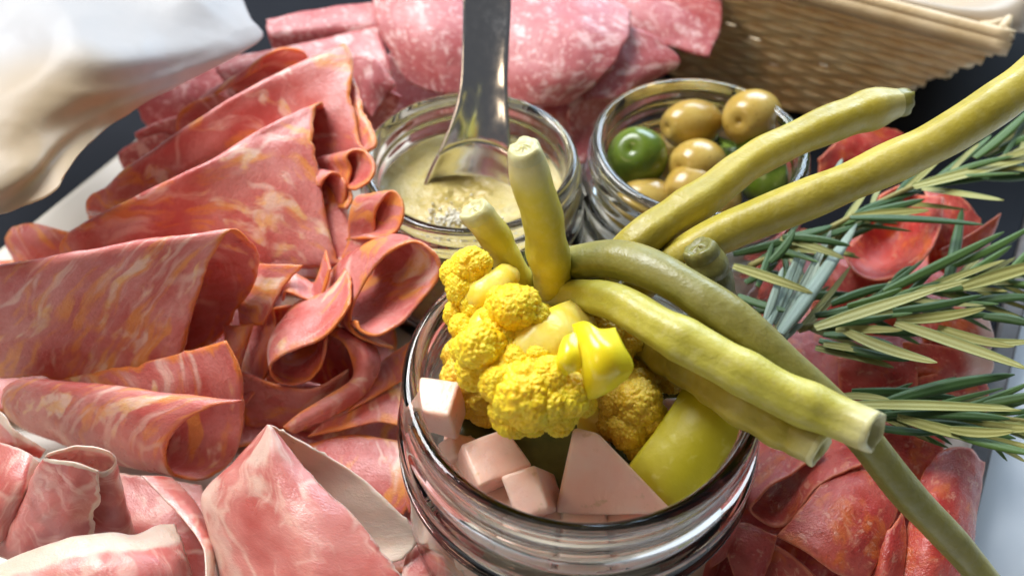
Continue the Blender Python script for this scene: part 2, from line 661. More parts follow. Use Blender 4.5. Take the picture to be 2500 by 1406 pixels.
M['leaf_a'] = leaf_mat("rosemary_leaf_green", (.055, .120, .018), (.090, .175, .030), (.44, .43, .13))
M['leaf_b'] = leaf_mat("rosemary_leaf_dark", (.030, .080, .016), (.050, .120, .026), (.34, .35, .11))
M['leaf_c'] = leaf_mat("rosemary_leaf_silver", (.20, .28, .22), (.32, .40, .33), (.36, .43, .33))
g = G("rosemary_stem")
c = g.coord()
g.set(color=g.mix(g.noise(c, 260, 3), (.30, .24, .06), (.20, .20, .06)), rough=.6, normal=g.bump(g.noise(c, 800, 2), .4, .0004))
M['stem'] = g.m

g = G("slate_black")
c = g.coord()
g.set(color=g.mix(g.noise(c, 40, 4), (.004, .005, .008), (.008, .010, .015)), rough=.7, spec=.12,
      normal=g.bump(g.noise(c, 400, 3), .2, .0004))
M['slate'] = g.m
g = G("tray_edge_grey")
c = g.coord()
g.set(color=g.mix(g.ramp(g.noise(c, 120, 4), .3, .7), (.075, .072, .074), (.12, .115, .115)), rough=.55,
      normal=g.bump(g.noise(c, 500, 3), .3, .0004))
M['tray_edge'] = g.m
g = G("plate_white")
c = g.coord()
g.set(color=g.mix(g.noise(c, 12, 3), (.56, .50, .41), (.60, .55, .46)), rough=.35)
M['plate'] = g.m
g = G("table_white")
c = g.coord()
g.set(color=g.mix(g.noise(c, 20, 4), (.80, .85, .90), (.84, .88, .92)), rough=.5,
      normal=g.bump(g.noise(c, 200, 3), .1, .0004))
M['table'] = g.m


def paper_mat(name, a, b, tan_tone, transl):
    g = G(name)
    c = g.coord()
    col = g.mix(g.ramp(g.noise(c, 9, 3), .35, .7), a, b)
    col = g.mix(g.ramp(g.noise(c, 9, 1), .50, .66, 0, .8), col, tan_tone)  # broad noise mixes tan patches into the paper colour
    nb = g.bump(g.noise(c, 35, 2), .10, .003)
    nb = g.bump(g.noise(c, 700, 3), .15, .0003, nb)
    g.set(color=col, rough=.42, normal=nb)
    tr = g.N.new("ShaderNodeBsdfTranslucent")
    g.put(tr.inputs[0], col)
    mx = g.N.new("ShaderNodeMixShader")
    mx.inputs[0].default_value = transl
    g.L.new(g.b.outputs[0], mx.inputs[1])
    g.L.new(tr.outputs[0], mx.inputs[2])
    g.L.new(mx.outputs[0], g.out.inputs[0])
    return g.m


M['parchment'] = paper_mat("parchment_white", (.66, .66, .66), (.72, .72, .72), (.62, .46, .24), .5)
M['liner'] = paper_mat("liner_cream", (.66, .58, .46), (.70, .63, .52), (.62, .50, .36), .35)
g = G("wicker")
c = g.coord()
g.set(color=g.mix(g.ramp(g.noise(c, 90, 4), .3, .7), (.70, .48, .24), (.84, .68, .43)), rough=.5,
      normal=g.bump(g.noise(c, 600, 3), .4, .0005))
M['wicker'] = g.m
g = G("wicker_rim")
c = g.coord()
g.set(color=g.mix(g.ramp(g.noise(c, 60, 4), .3, .7), (.58, .42, .22), (.70, .55, .34)), rough=.5,
      normal=g.bump(g.noise(c, 500, 3), .4, .0005))
M['wicker_rim'] = g.m

# ------------------------------------------------------------------ the setting: table, tray, plate
E1 = np.array((-.88, .475, 0))
E2 = np.array((.475, .88, 0))


def quad(name, a, b, z, mat):
    me = mesh(name, [(a[0], a[1], z), (b[0], a[1], z), (b[0], b[1], z), (a[0], b[1], z)], [(0, 1, 2, 3)])
    return link(name, me, mat, smooth=False)


tag(quad("table", (-200, -100), (200, 260), -1.6, M['table']), kind="structure")


def rrect(hw, hl, rad, n=10):
    pts = []
    for (cx, cy, a0) in ((hw - rad, hl - rad, 0), (-hw + rad, hl - rad, 90), (-hw + rad, -hl + rad, 180), (hw - rad, -hl + rad, 270)):
        for i in range(n + 1):
            a = math.radians(a0 + 90 * i / n)
            pts.append((cx + rad * math.cos(a), cy + rad * math.sin(a)))
    return pts


def rect_loft(name, centre, rings, mat, parent=None, cap0=True, cap1=True):
    """rings: (half width, half length, corner radius, z), in the tray's own directions"""
    V, Fc = [], []
    m = None
    for (hw, hl, rad, z) in rings:
        pts = rrect(hw, hl, rad)
        m = len(pts)
        for (x, y) in pts:
            V.append(centre + x * -E1 + y * E2 + np.array((0, 0, z)))
    for i in range(len(rings) - 1):
        for j in range(m):
            j2 = (j + 1) % m
            Fc.append((i * m + j, i * m + j2, (i + 1) * m + j2, (i + 1) * m + j))
    if cap0:
        Fc.append(tuple(range(m - 1, -1, -1)))
    if cap1:
        Fc.append(tuple((len(rings) - 1) * m + j for j in range(m)))
    return link(name, mesh(name, V, Fc), mat, parent, smooth=False)


# the tray: right rim lies along a line seen in the photograph
TR = W(2470, 905, -.2)
TC = TR + E1 * 27.0 + E2 * 8.0
TC[2] = 0
tray = empty("serving_tray", (TC[0], TC[1], -1.6))
tag(tray, "large black slate serving tray with a grey outer edge under the white plate", "tray")
rect_loft("tray_base", TC, [(26.3, 33.3, 1.0, -1.596), (26.3, 33.3, 1.0, -.62)], M['slate'], tray)
rect_loft("tray_edge", TC, [(26.35, 33.35, 1.0, -1.59), (27, 34, 1.4, -1.59), (27, 34, 1.4, -.30), (26.9, 33.9, 1.35, -.22),
                            (26.45, 33.45, 1.05, -.22), (26.35, 33.35, 1.0, -.30), (26.35, 33.35, 1.0, -1.59)],
          M['tray_edge'], tray, False, False)

# the plate: long straight sides parallel to the tray
PL = W(0, 600, .5)
PR = W(2352, 1180, .5)
pw = abs((PR - PL) @ -E1)
PC = PL - E1 * pw / 2
PC = PC + E2 * ((13.4 - PC @ E2))
PC[2] = 0
plate = rect_loft("plate", PC, [(pw / 2 - 1.6, 10.4, 2.5, -.61), (pw / 2 - .6, 11.4, 2.8, -.3), (pw / 2, 12.0, 3, .36), (pw / 2 - .1, 11.9, 2.9, .46),
                                (pw / 2 - .35, 11.6, 2.8, .42), (pw / 2 - 1.6, 10.4, 2.3, .02), (pw / 2 - 2.4, 9.6, 2.0, -.02)], M['plate'])
plate.data.polygons.foreach_set("use_smooth", [True] * len(plate.data.polygons))
settle(plate)
tag(plate, "white rectangular plate holding all the meats and jars on the black tray", "plate")

# ------------------------------------------------------------------ parchment, basket
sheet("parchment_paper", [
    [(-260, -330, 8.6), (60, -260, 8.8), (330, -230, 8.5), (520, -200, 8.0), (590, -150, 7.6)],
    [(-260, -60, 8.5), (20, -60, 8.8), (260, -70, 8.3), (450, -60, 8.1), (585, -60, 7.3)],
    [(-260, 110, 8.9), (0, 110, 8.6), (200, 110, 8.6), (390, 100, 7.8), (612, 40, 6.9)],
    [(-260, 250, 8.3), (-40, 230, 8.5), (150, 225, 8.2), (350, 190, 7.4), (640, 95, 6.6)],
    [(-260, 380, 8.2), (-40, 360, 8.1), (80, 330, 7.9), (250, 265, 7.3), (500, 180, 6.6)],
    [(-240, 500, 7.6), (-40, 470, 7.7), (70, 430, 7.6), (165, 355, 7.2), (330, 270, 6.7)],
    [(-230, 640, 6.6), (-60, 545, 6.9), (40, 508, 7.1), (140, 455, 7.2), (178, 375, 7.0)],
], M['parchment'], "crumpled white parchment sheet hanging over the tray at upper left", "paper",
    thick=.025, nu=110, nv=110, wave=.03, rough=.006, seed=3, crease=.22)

KR = W(2432, 112, 5.0)                                     # near right rim corner of the basket
KB = W(2190, 228, -.6)
basket = empty("wicker_basket", (KB[0] - 6, KB[1] + 7, -.62))
tag(basket, "shallow woven wicker basket with flared sides behind the olive jar", "basket")
off = KB - KR
f1, f2 = 4.5, .6                                # how far the foot is set in
BL, BD = 24.0, 17.0


def basket_loop(h, out=0.0, n=260):
    """rounded rectangle at relative height h (0 foot, 1 rim)"""
    k = 1 - h
    L, D = BL - 2 * f1 * k, BD - 2 * f2 * k
    mid = KR + E1 * BL / 2 + E2 * BD / 2
    pts = [mid + x * -E1 + y * E2 for (x, y) in rrect(L / 2 + out, D / 2 + out, 1.2, 6)]
    C = catmull(pts, n, closed=True)
    C[:, 2] = lerp(-.5, 5.0, h)
    return C


NS = 16
for i in range(NS):
    h = (i + .5) / (NS + .6)
    C = basket_loop(h)
    mid = C.mean(0)
    ph = i * math.pi
    d = C - mid
    d[:, 2] = 0
    d /= np.linalg.norm(d, axis=1, keepdims=True)
    kk = np.arange(len(C))
    C = C + d * (.11 * np.sin(kk / len(C) * 2 * math.pi * 44 + ph))[:, None]
    C[:, 2] += .03 * np.sin(kk * .31 + i * 2.1)
    V, Fc = tube(C, .185, 8, closed=True)
    link("strand", mesh("strand", V, Fc), M['wicker'], basket)
lo, hi = basket_loop(0.0, 0, 88), basket_loop(1.0, 0, 88)
for j in range(88):
    if j % 1 == 0:
        C = catmull([lo[j], (lo[j] + hi[j]) / 2, hi[j]], 5)
        V, Fc = tube(C, .085, 6)
        link("stake", mesh("stake", V, Fc), M['wicker'], basket)
for q, (dz, rr, oo) in enumerate(((.10, .34, .06), (.42, .26, .0))):
    C = basket_loop(1.0, oo)
    C[:, 2] = 5.0 + dz
    V, Fc = tube(C, rr, 10, closed=True, shape=lambda x: 1 + .05 * math.sin(3 * x))
    link("rim", mesh("rim", V, Fc), M['wicker_rim'], basket)
lo2 = basket_loop(.02, -.1, 60)
V = list(lo2) + [lo2.mean(0)]
link("base", mesh("base", V, [(i, (i + 1) % 60, 60) for i in range(60)]), M['wicker'], basket)


def BP(a, b, z):
    """point in the basket: a cm to the left along the near side, b cm in, height z"""
    p = KR + E1 * a + E2 * b
    return (p[0], p[1], z)


sheet("basket_liner", [
    [BP(-1.2, 4.0, 3.6), BP(-.9, 2.5, 4.4), BP(-.6, .9, 5.2), BP(1.0, .3, 5.55), BP(5, .25, 5.6), BP(11, .2, 5.6), BP(17, .3, 5.5), BP(23, .3, 5.5)],
    [BP(-.6, 6.0, 5.8), BP(-.4, 4.0, 5.75), BP(.2, 1.8, 5.75), BP(1.6, .8, 5.6), BP(5, .8, 5.4), BP(11, .8, 5.4), BP(17, .8, 5.3), BP(22.6, .8, 5.3)],
    [BP(1.4, 9.0, 4.6), BP(1.4, 6.0, 4.2), BP(1.8, 3.6, 4.0), BP(3.0, 2.4, 3.4), BP(6, 2.2, 3.2), BP(11, 2.2, 3.1), BP(17, 2.2, 3.1), BP(21, 2.2, 3.2)],
    [BP(3.6, 12.0, 1.2), BP(3.6, 9.0, .9), BP(4, 6.4, .7), BP(5, 4.8, .5), BP(7.6, 4.2, .4), BP(11, 4.2, .4), BP(16, 4.2, .4), BP(19, 4.4, .6)],
], M['liner'], "cream paper liner folded over the corner of the wicker basket", "paper", thick=.03, nu=60, nv=30,
    wave=.06, rough=.004, seed=5, pixels=False)

# ------------------------------------------------------------------ jars
JF = W(1420, 905, 7.0)
JM = W(1147, 384, 5.4)
JO = W(1710, 347, 5.4)


def jar(c, H, R, label, body=None, tilt=0.0):
    """mason jar: rolled lip, two thread rings, bead, rounded shoulder and foot; H height, R lip radius"""
    w = .36
    B = body or R + .28
    prof = [(0.02, 0.10), (R * .55, .08), (B - .75, .0), (B - .28, .10), (B - .05, .45), (B, .9), (B, H - 2.75), (B - .03, H - 2.5),
            (B - .16, H - 2.26), (B - .22, H - 2.14), (B - .10, H - 2.02), (B - .02, H - 1.88), (B - .10, H - 1.74), (R + .02, H - 1.62),
            (R - .02, H - 1.42), (R + .01, H - 1.28), (R + .11, H - 1.18), (R + .12, H - 1.10), (R + .02, H - 1.0), (R - .03, H - .85),
            (R, H - .72), (R + .09, H - .62), (R + .09, H - .55), (R - .01, H - .45), (R - .04, H - .34), (R + .0, H - .2), (R - .01, H - .09),
            (R - .08, H - .015), (R - .18, H), (R - .28, H - .02), (R - .36, H - .09), (R - .40, H - .22), (R - .41, H - .6), (R - .42, H - 1.5),
            (B - w - .12, H - 2.3), (B - w - .02, H - 2.75), (B - w, 1.4), (B - w - .1, .9), (B - w - .55, .55), (R * .5, .50), (0.02, .52)]
    # smooth the profile
    P = catmull([(r, z, 0) for r, z in prof], 150)
    seg = 128
    V, Fc = [], []
    for (r, z, _) in P:
        for j in range(seg):
            a = 2 * math.pi * j / seg
            rr = max(r, .02)
            zz = z
            if H - 1.4 < z < H - .4 and r > R - .2:
                zz = z + .10 * math.sin(a + .6)              # the thread climbs round the neck
            V.append((c[0] + rr * math.cos(a), c[1] + rr * math.sin(a), zz))
    n = len(P)
    for i in range(n - 1):
        for j in range(seg):
            j2 = (j + 1) % seg
            Fc.append((i * seg + j, i * seg + j2, (i + 1) * seg + j2, (i + 1) * seg + j))
    Fc.append(tuple(range(seg - 1, -1, -1)))
    Fc.append(tuple((n - 1) * seg + j for j in range(seg)))
    me = mesh("glass_jar", V, Fc)
    o = link("glass_jar", me, M['glass'])
    bm = bmesh.new()
    bm.from_mesh(me)
    bmesh.ops.recalc_face_normals(bm, faces=bm.faces)
    bm.to_mesh(me)
    bm.free()
    settle(o)
    tag(o, label, "jar", "small glass jars on the plate")
    return o


jar(JF, 7.0, 4.05, "largest open glass jar in front, full of pickled vegetables")
jar(JM, 5.4, 3.30, "small open glass jar of mustard with a spoon standing in it")
jar(JO, 5.4, 3.34, "small open glass jar holding green and tan olives")

# mustard
V, Fc = [], []
rings, seg = 40, 96
for i in range(rings + 1):
    r = 2.93 * i / rings
    for j in range(seg):
        a = 2 * math.pi * j / seg
        x, y = r * math.cos(a), r * math.sin(a)
        h = .07 * mnoise.noise(Vector((x * 1.1, y * 1.1, 0))) + .05 * mnoise.noise(Vector((x * 3.1, y * 3.1, 4)))
        h += .13 * max(0, 1 - ((x + .25) ** 2 + (y + .9) ** 2) / 2.2) * (1 + mnoise.noise(Vector((x * 6, y * 6, 2))))
        h -= .10 * max(0, 1 - ((x - .1) ** 2 + (y - .1) ** 2) / 1.2)
        h += .10 * smoothstep(2.4, 2.95, r)
        V.append((JM[0] + x, JM[1] + y, 3.95 + h))
for i in range(rings):
    for j in range(seg):
        j2 = (j + 1) % seg
        Fc.append((i * seg + j, i * seg + j2, (i + 1) * seg + j2, (i + 1) * seg + j))
b0 = len(V)
low = [(2.95, 3.0), (3.12, 2.5), (3.16, 1.6), (3.0, .95), (2.4, .62), (.02, .62)]
for (r, z) in low:
    for j in range(seg):
        a = 2 * math.pi * j / seg
        V.append((JM[0] + r * math.cos(a), JM[1] + r * math.sin(a), z))
prev = rings * seg
for q in range(len(low)):
    cur = b0 + q * seg
    for j in range(seg):
        j2 = (j + 1) % seg
        Fc.append((prev + j, prev + j2, cur + j2, cur + j))
    prev = cur
must = link("mustard", mesh("mustard", V, Fc), M['mustard'])
settle(must)
tag(must, "grainy pale yellow mustard filling the small jar around the spoon", "mustard")

# foam bubbles on the mustard
g = G("mustard_foam")
g.set(color=(.74, .70, .58), rough=.08, spec=.6)
M['foam'] = g.m
bm = bmesh.new()
rng = random.Random(4)
for i in range(240):
    a, r = rng.uniform(0, 6.28), abs(rng.gauss(0, .55))
    x, y = -.35 + 1.3 * r * math.cos(a), -1.35 + .8 * r * math.sin(a)
    if x * x + y * y > 7.4:
        continue
    q = rng.uniform(.02, .06)
    bmesh.ops.create_icosphere(bm, subdivisions=2, radius=q * S,
                               matrix=Matrix.Translation(Vector((JM[0] + x, JM[1] + y, 4.12 + rng.uniform(-.03, .05))) * S))
me = bpy.data.meshes.new("foam")
bm.to_mesh(me)
bm.free()
tag(link("foam", me, M['foam'], must), kind="stuff")

# spoon
spoon = empty("spoon", W(1150, 420, 3.6))
tag(spoon, "steel spoon standing upright in the mustard jar", "spoon")


def spoon_sec(u, v, z, hw, dep, tw=0.0):
    c = W(u, v, z)
    out = []
    for s in np.linspace(-1, 1, 9):
        out.append((c[0] + hw * s, c[1] + dep * (s * s), c[2] + dep * (s * s) * .25))
    return out


sheet("handle", [spoon_sec(1190, -160, 9.6, .76, -.20), spoon_sec(1189, 0, 8.2, .74, -.22), spoon_sec(1186, 90, 7.45, .72, -.24),
                 spoon_sec(1182, 180, 6.65, .72, -.28), spoon_sec(1178, 235, 6.1, .79, -.32), spoon_sec(1170, 290, 5.55, .94, -.40),
                 spoon_sec(1160, 345, 4.95, 1.14, -.48)],
      M['steel'], thick=.13, nu=26, nv=60, wave=0, rough=0, pixels=False, parent=spoon)
sheet("bowl", [spoon_sec(1160, 344, 4.96, 1.14, -.48), spoon_sec(1152, 378, 4.5, 1.30, -.55), spoon_sec(1146, 405, 4.15, 1.40, -.62),
               spoon_sec(1140, 440, 3.7, 1.45, -.6), spoon_sec(1138, 490, 2.9, 1.3, -.5), spoon_sec(1138, 540, 2.2, .75, -.2)],
      M['steel'], thick=.125, nu=26, nv=40, wave=0, rough=0, pixels=False, parent=spoon)


# olives
def olive(p, rx, rz, rot, mat, label, hole=True):
    nu, nv = 36, 28
    V, Fc = [], []
    for i in range(nv + 1):
        th = math.pi * i / nv
        rr, zz = math.sin(th), math.cos(th)
        if zz > .9:
            zz -= .9 * (zz - .9)
        k = 1 + .03 * math.sin(th * 2)
        for j in range(nu):
            a = 2 * math.pi * j / nu
            q = 1 + .03 * mnoise.noise(Vector((rr * math.cos(a) * 1.3 + p[0] * 3, rr * math.sin(a) * 1.3, zz * 1.3)))
            if i < 2:
                zz2 = zz - (.10 if i == 0 else .03)
            else:
                zz2 = zz
            V.append((rr * math.cos(a) * rx * k * q, rr * math.sin(a) * rx * k * q, zz2 * rz * q))
    for i in range(nv):
        for j in range(nu):
            j2 = (j + 1) % nu
            Fc.append((i * nu + j, (i + 1) * nu + j, (i + 1) * nu + j2, i * nu + j2))
    me = mesh("olive", V, Fc)
    o = link("olive", me, mat)
    o.location = Vector(p) * S
    o.rotation_euler = rot
    tag(o, label, "olive", "olives in the small jar")


OT, OG = M['olive_tan'], M['olive_green']
olive(W(1556, 385, 4.3), .97, 1.0, (.5, -.4, 0), OG, "round green olive at the left of the jar with its stem hole showing")
olive(W(1690, 303, 4.2), .82, 1.16, (1.35, .3, -1.2), OT, "long tan olive at the back of the jar left of the topmost olive")
olive(W(1838, 288, 4.7), .93, 1.22, (1.15, .2, -.8), OT, "topmost glossy tan olive at the back of the jar")
olive(W(1705, 405, 4.2), .86, 1.05, (1.2, .1, -1.0), OT, "tan olive in the middle of the jar right of the green olive")
olive(W(1870, 380, 3.9), .95, 1.1, (1.1, .6, -1.0), OG, "green olive at the right of the jar partly behind a bean")
olive(W(1690, 462, 3.9), .84, 1.08, (1.3, .4, -.9), OT, "tan olive near the front just left of the bean crossing the jar")
olive(W(1580, 498, 3.5), .85, 1.1, (1.4, 0, -1.3), OT, "tan olive lowest at the front left of the jar")
olive(W(1880, 440, 3.3), .95, 1.05, (.8, .8, 0), OG, "green olive at the front right of the jar under the bean")
olive(W(1745, 490, 3.3), .85, 1.08, (1.4, .3, -.6), OT, "tan olive at the front of the jar beneath the bean")
olive(W(1640, 380, 2.2), .9, 1.1, (1.2, .2, .5), OT, "tan olive deep down under the other olives")
olive(W(1800, 400, 2.0), .9, 1.1, (1.2, .9, .2), OG, "green olive deep down under the other olives")


# ------------------------------------------------------------------ vegetables in the front jar
def rotv(seed):
    r = random.Random(seed)
    return (r.uniform(0, 6.28), r.uniform(0, 6.28), r.uniform(0, 6.28))


def floret_mesh(seed, sub=6, K1=24, K2=330):
    bm = bmesh.new()
    bmesh.ops.create_icosphere(bm, subdivisions=sub, radius=1.0)
    me = bpy.data.meshes.new("floret_head")
    bm.to_mesh(me)
    bm.free()
    n = len(me.vertices)
    co = np.empty(n * 3)
    me.vertices.foreach_get("co", co)
    co = co.reshape(-1, 3)
    rng = np.random.default_rng(seed)
    r = np.ones(n) * .80

    def knobs(K, rad, amp):
        P = rng.normal(size=(K, 3))
        P /= np.linalg.norm(P, axis=1, keepdims=True)
        sz = rng.uniform(.7, 1.25, K) * rad
        h = np.zeros(n)
        for p, s_ in zip(P, sz):
            d = np.linalg.norm(co - p, axis=1)
            h = np.maximum(h, np.sqrt(np.clip(1 - (d / s_) ** 2, 0, 1)) * s_ / rad)
        return h * amp
    r = r + knobs(K1, .50, .10) + knobs(K2, .098, .050) + knobs(1000, .05, .026)
    co = co * r[:, None] * S
    me.vertices.foreach_set("co", co.ravel())
    me.update()
    return me


HEADS = [floret_mesh(i) for i in range(3)]
for _m in HEADS:
    _m.materials.append(M['cauli'])
    _m.polygons.foreach_set('use_smooth', [True] * len(_m.polygons))


def head(p, r, mat, parent, seed, squash=(1, 1, 1)):
    o = link("floret_head", HEADS[seed % 3], None, parent, smooth=False)
    o.material_slots[0].link = 'OBJECT'
    o.material_slots[0].material = mat
    o.location = Vector(p) * S
    o.rotation_euler = rotv(seed)
    o.scale = (r * squash[0], r * squash[1], r * squash[2])
    return o


def floret(name, lobes, stems, mat, label, seed):
    base = np.mean([W(u, v, z) for (u, v, z, r) in lobes], 0)
    base[2] = min(W(u, v, z)[2] - r for (u, v, z, r) in lobes)
    root = empty(name, base)
    tag(root, label, "cauliflower", "pickled cauliflower florets")
    for i, (u, v, z, r) in enumerate(lobes):
        head(W(u, v, z), r, mat, root, seed + i)
    for st in stems:
        C = catmull([W(u, v, z) for (u, v, z, r) in st], 18)
        R = np.interp(np.linspace(0, 1, 18), np.linspace(0, 1, len(st)), [q[3] for q in st])
        V, Fc = tube(C, R, 16, shape=lambda x: 1 + .10 * math.sin(3 * x) + .05 * math.sin(7 * x))
        link("stem", mesh("stem", V, Fc), M['cauli_stem'], root)
    return root


floret("cauliflower_floret", [
    (1152, 652, 8.5, .52), (1128, 700, 8.2, .46), (1108, 668, 8.2, .36), (1160, 745, 8.0, .42), (1118, 765, 7.6, .38), (1190, 700, 8.2, .30),
    (1258, 752, 8.7, .62), (1225, 705 + 35, 8.5, .42), (1300, 775, 8.5, .42), (1175, 850, 8.3, .62), (1205, 815, 8.3, .42), (1160, 905, 7.8, .48),
    (1290, 965, 7.9, .82), (1225, 935, 8.0, .52), (1255, 1005, 7.4, .60), (1340, 920, 8.2, .50), (1385, 965, 7.9, .55), (1360, 1010, 7.4, .52),
    (1205, 775, 8.2, .40), (1238, 825, 8.2, .42), (1255, 885, 8.1, .46), (1212, 890, 8.0, .44), (1330, 975, 7.9, .60), (1135, 800, 7.7, .40), (1140, 855, 7.8, .42), (1275, 815, 8.3, .36),
    (1400, 905, 7.9, .36), (1300, 1025, 7.1, .40), (1425, 985, 7.4, .32), (1310, 880, 8.2, .40)],
    [[(1330, 800, 7.0, .5), (1270, 790, 7.8, .5), (1200, 720, 8.0, .45), (1150, 680, 8.0, .3)],
     [(1400, 800, 7.2, .60), (1340, 830, 8.1, .60), (1290, 880, 8.0, .55), (1280, 950, 7.6, .4)],
     [(1250, 660, 7.6, .18), (1220, 690, 8.2, .30), (1180, 720, 8.3, .34), (1150, 720, 8.1, .3)],
     [(1400, 830, 7.8, .42), (1400, 870, 8.0, .42), (1385, 930, 7.7, .4)],
     [(1230, 740, 7.6, .45), (1190, 800, 7.9, .45), (1180, 850, 7.8, .4)]],
    M['cauli'], "large bright yellow cauliflower floret on top, the biggest in the jar", 10)
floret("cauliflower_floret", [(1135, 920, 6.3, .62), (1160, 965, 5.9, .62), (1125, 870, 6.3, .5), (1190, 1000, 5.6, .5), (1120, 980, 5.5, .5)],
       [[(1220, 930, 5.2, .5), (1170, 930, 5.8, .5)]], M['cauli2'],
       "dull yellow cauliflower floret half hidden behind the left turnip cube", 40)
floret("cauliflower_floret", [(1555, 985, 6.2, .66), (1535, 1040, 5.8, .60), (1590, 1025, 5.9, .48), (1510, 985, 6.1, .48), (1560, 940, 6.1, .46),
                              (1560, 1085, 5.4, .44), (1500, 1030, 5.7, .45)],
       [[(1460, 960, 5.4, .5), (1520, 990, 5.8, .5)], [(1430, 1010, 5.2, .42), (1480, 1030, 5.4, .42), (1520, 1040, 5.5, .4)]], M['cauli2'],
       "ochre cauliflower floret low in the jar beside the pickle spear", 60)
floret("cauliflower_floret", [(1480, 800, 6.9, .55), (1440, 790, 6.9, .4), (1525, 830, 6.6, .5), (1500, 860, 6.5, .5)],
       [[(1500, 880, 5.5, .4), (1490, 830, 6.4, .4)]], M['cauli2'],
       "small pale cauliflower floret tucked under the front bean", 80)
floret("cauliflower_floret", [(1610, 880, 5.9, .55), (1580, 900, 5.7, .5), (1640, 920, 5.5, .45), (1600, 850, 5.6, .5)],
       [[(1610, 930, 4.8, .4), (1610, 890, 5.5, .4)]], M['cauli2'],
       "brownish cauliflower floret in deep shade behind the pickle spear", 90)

# pepper piece
sheet("pepper_piece", [
    [(1400, 795, 8.8), (1430, 788, 9.0), (1462, 806, 9.0), (1500, 802, 8.8)],
    [(1415, 850, 8.8), (1450, 850, 9.1), (1485, 855, 9.1), (1522, 850, 8.8)],
    [(1425, 910, 8.5), (1460, 912, 8.8), (1500, 905, 8.8), (1542, 890, 8.5)],
    [(1432, 974, 7.9), (1460, 964, 8.1), (1492, 947, 8.2), (1530, 915, 8.2)],
], M['pepper'], "glossy bright yellow pepper strip with a torn edge beside the big cauliflower", "pepper", thick=.20, rough=.03,
    wave=.03, seed=77)
sheet("pepper_piece", [
    [(1365, 845, 8.7), (1382, 822, 8.9), (1408, 812, 8.9)],
    [(1360, 885, 8.7), (1385, 868, 8.9), (1412, 858, 8.9)],
    [(1375, 920, 8.4), (1395, 908, 8.6), (1418, 895, 8.6)],
], M['pepper'], "thin translucent yellow strip in the middle of the big cauliflower", "pepper", thick=.10, rough=.08, wave=.12, seed=78)


def chunk(name, p, dims, rot, mat, label, cat, bev=.10, group=None, taper=None, seed=0):
    bm = bmesh.new()
    bmesh.ops.create_cube(bm, size=1.0)
    rng = random.Random(seed)
    for v in bm.verts:
        v.co = Vector((v.co.x * dims[0], v.co.y * dims[1], v.co.z * dims[2]))
        v.co += Vector((rng.uniform(-.06, .06) * dims[0], rng.uniform(-.06, .06) * dims[1], rng.uniform(-.06, .06) * dims[2]))
        if taper:
            k = 1 + taper * (v.co.z / dims[2])
            v.co.x *= k
    bmesh.ops.bevel(bm, geom=list(bm.edges), offset=bev, segments=3, profile=.6, affect='EDGES')
    bmesh.ops.subdivide_edges(bm, edges=list(bm.edges), cuts=1, use_grid_fill=True)
    for v in bm.verts:
        v.co += v.co.normalized() * .025 * mnoise.noise(v.co * 1.6 + Vector((seed * 3.3, 0, 0)))
        v.co *= S
    me = bpy.data.meshes.new(name)
    bm.to_mesh(me)
    bm.free()
    o = link(name, me, mat)
    o.location = Vector(p) * S
    o.rotation_euler = rot
    tag(o, label, cat, group)
    return o


TG = "pink turnip pieces in the front jar"
chunk("turnip_piece", W(1072, 995, 6.35), (.90, .86, 1.05), (.12, -.10, -.25), M['turnip'],
      "pale pink turnip cube leaning on the left inside wall of the jar", "turnip", .10, TG, seed=1)
chunk("turnip_piece", W(1190, 1155, 5.0), (1.25, 1.15, 1.9), (.20, .15, .50), M['turnip'],
      "pink turnip cube at the lower left inside the jar rim", "turnip", .12, TG, seed=2)
chunk("turnip_piece", W(1315, 1215, 4.9), (.85, 1.0, 2.4), (.35, -.35, .2), M['turnip'],
      "narrow pink turnip stick left of the big turnip wedge", "turnip", .12, TG, seed=3)
chunk("turnip_piece", W(1118, 1105, 5.2), (.7, .6, .8), (.2, .5, .1), M['turnip'],
      "smallest turnip bit peeking out left of the lower cube", "turnip", .10, TG, seed=5)
# big wedge
wv = [W(1398, 1042, 7.0), W(1352, 1262, 5.2), W(1650, 1256, 5.7), W(1462, 1058, 7.0),
      W(1430, 1050, 5.6), W(1375, 1180, 4.0), W(1600, 1190, 4.0), W(1450, 1055, 5.6)]
bm = bmesh.new()
vs = [bm.verts.new(v) for v in wv]
for f in ((0, 1, 2, 3), (7, 6, 5, 4), (0, 4, 5, 1), (1, 5, 6, 2), (2, 6, 7, 3), (3, 7, 4, 0)):
    bm.faces.new([vs[i] for i in f])
bmesh.ops.recalc_face_normals(bm, faces=bm.faces)
bmesh.ops.bevel(bm, geom=list(bm.edges), offset=.15, segments=5, profile=.5, affect='EDGES', clamp_overlap=True)
for v in bm.verts:
    v.co *= S
me = bpy.data.meshes.new("turnip_piece")
bm.to_mesh(me)
bm.free()
o = settle(link("turnip_piece", me, M['turnip']))
tag(o, "large smooth pink turnip wedge at the front of the jar", "turnip", TG)

# pickle spear and dark slices
sp_out = [
    [(1720, 890, 6.2), (1668, 985, 6.1), (1612, 1062, 5.8), (1546, 1138, 5.4), (1556, 1200, 4.6)],
    [(1775, 915, 6.5), (1735, 1010, 6.45), (1685, 1090, 6.1), (1620, 1190, 5.5), (1606, 1255, 4.6)],
    [(1840, 975, 6.4), (1805, 1060, 6.2), (1755, 1140, 5.8), (1690, 1230, 5.2), (1662, 1292, 4.4)],
]
sheet("pickle_spear", sp_out, M['pickle'], "thick yellow green pickle spear leaning at the right inside the jar", "pickle",
      thick=.85, wave=.04, rough=.02, seed=8, nu=30, nv=24)


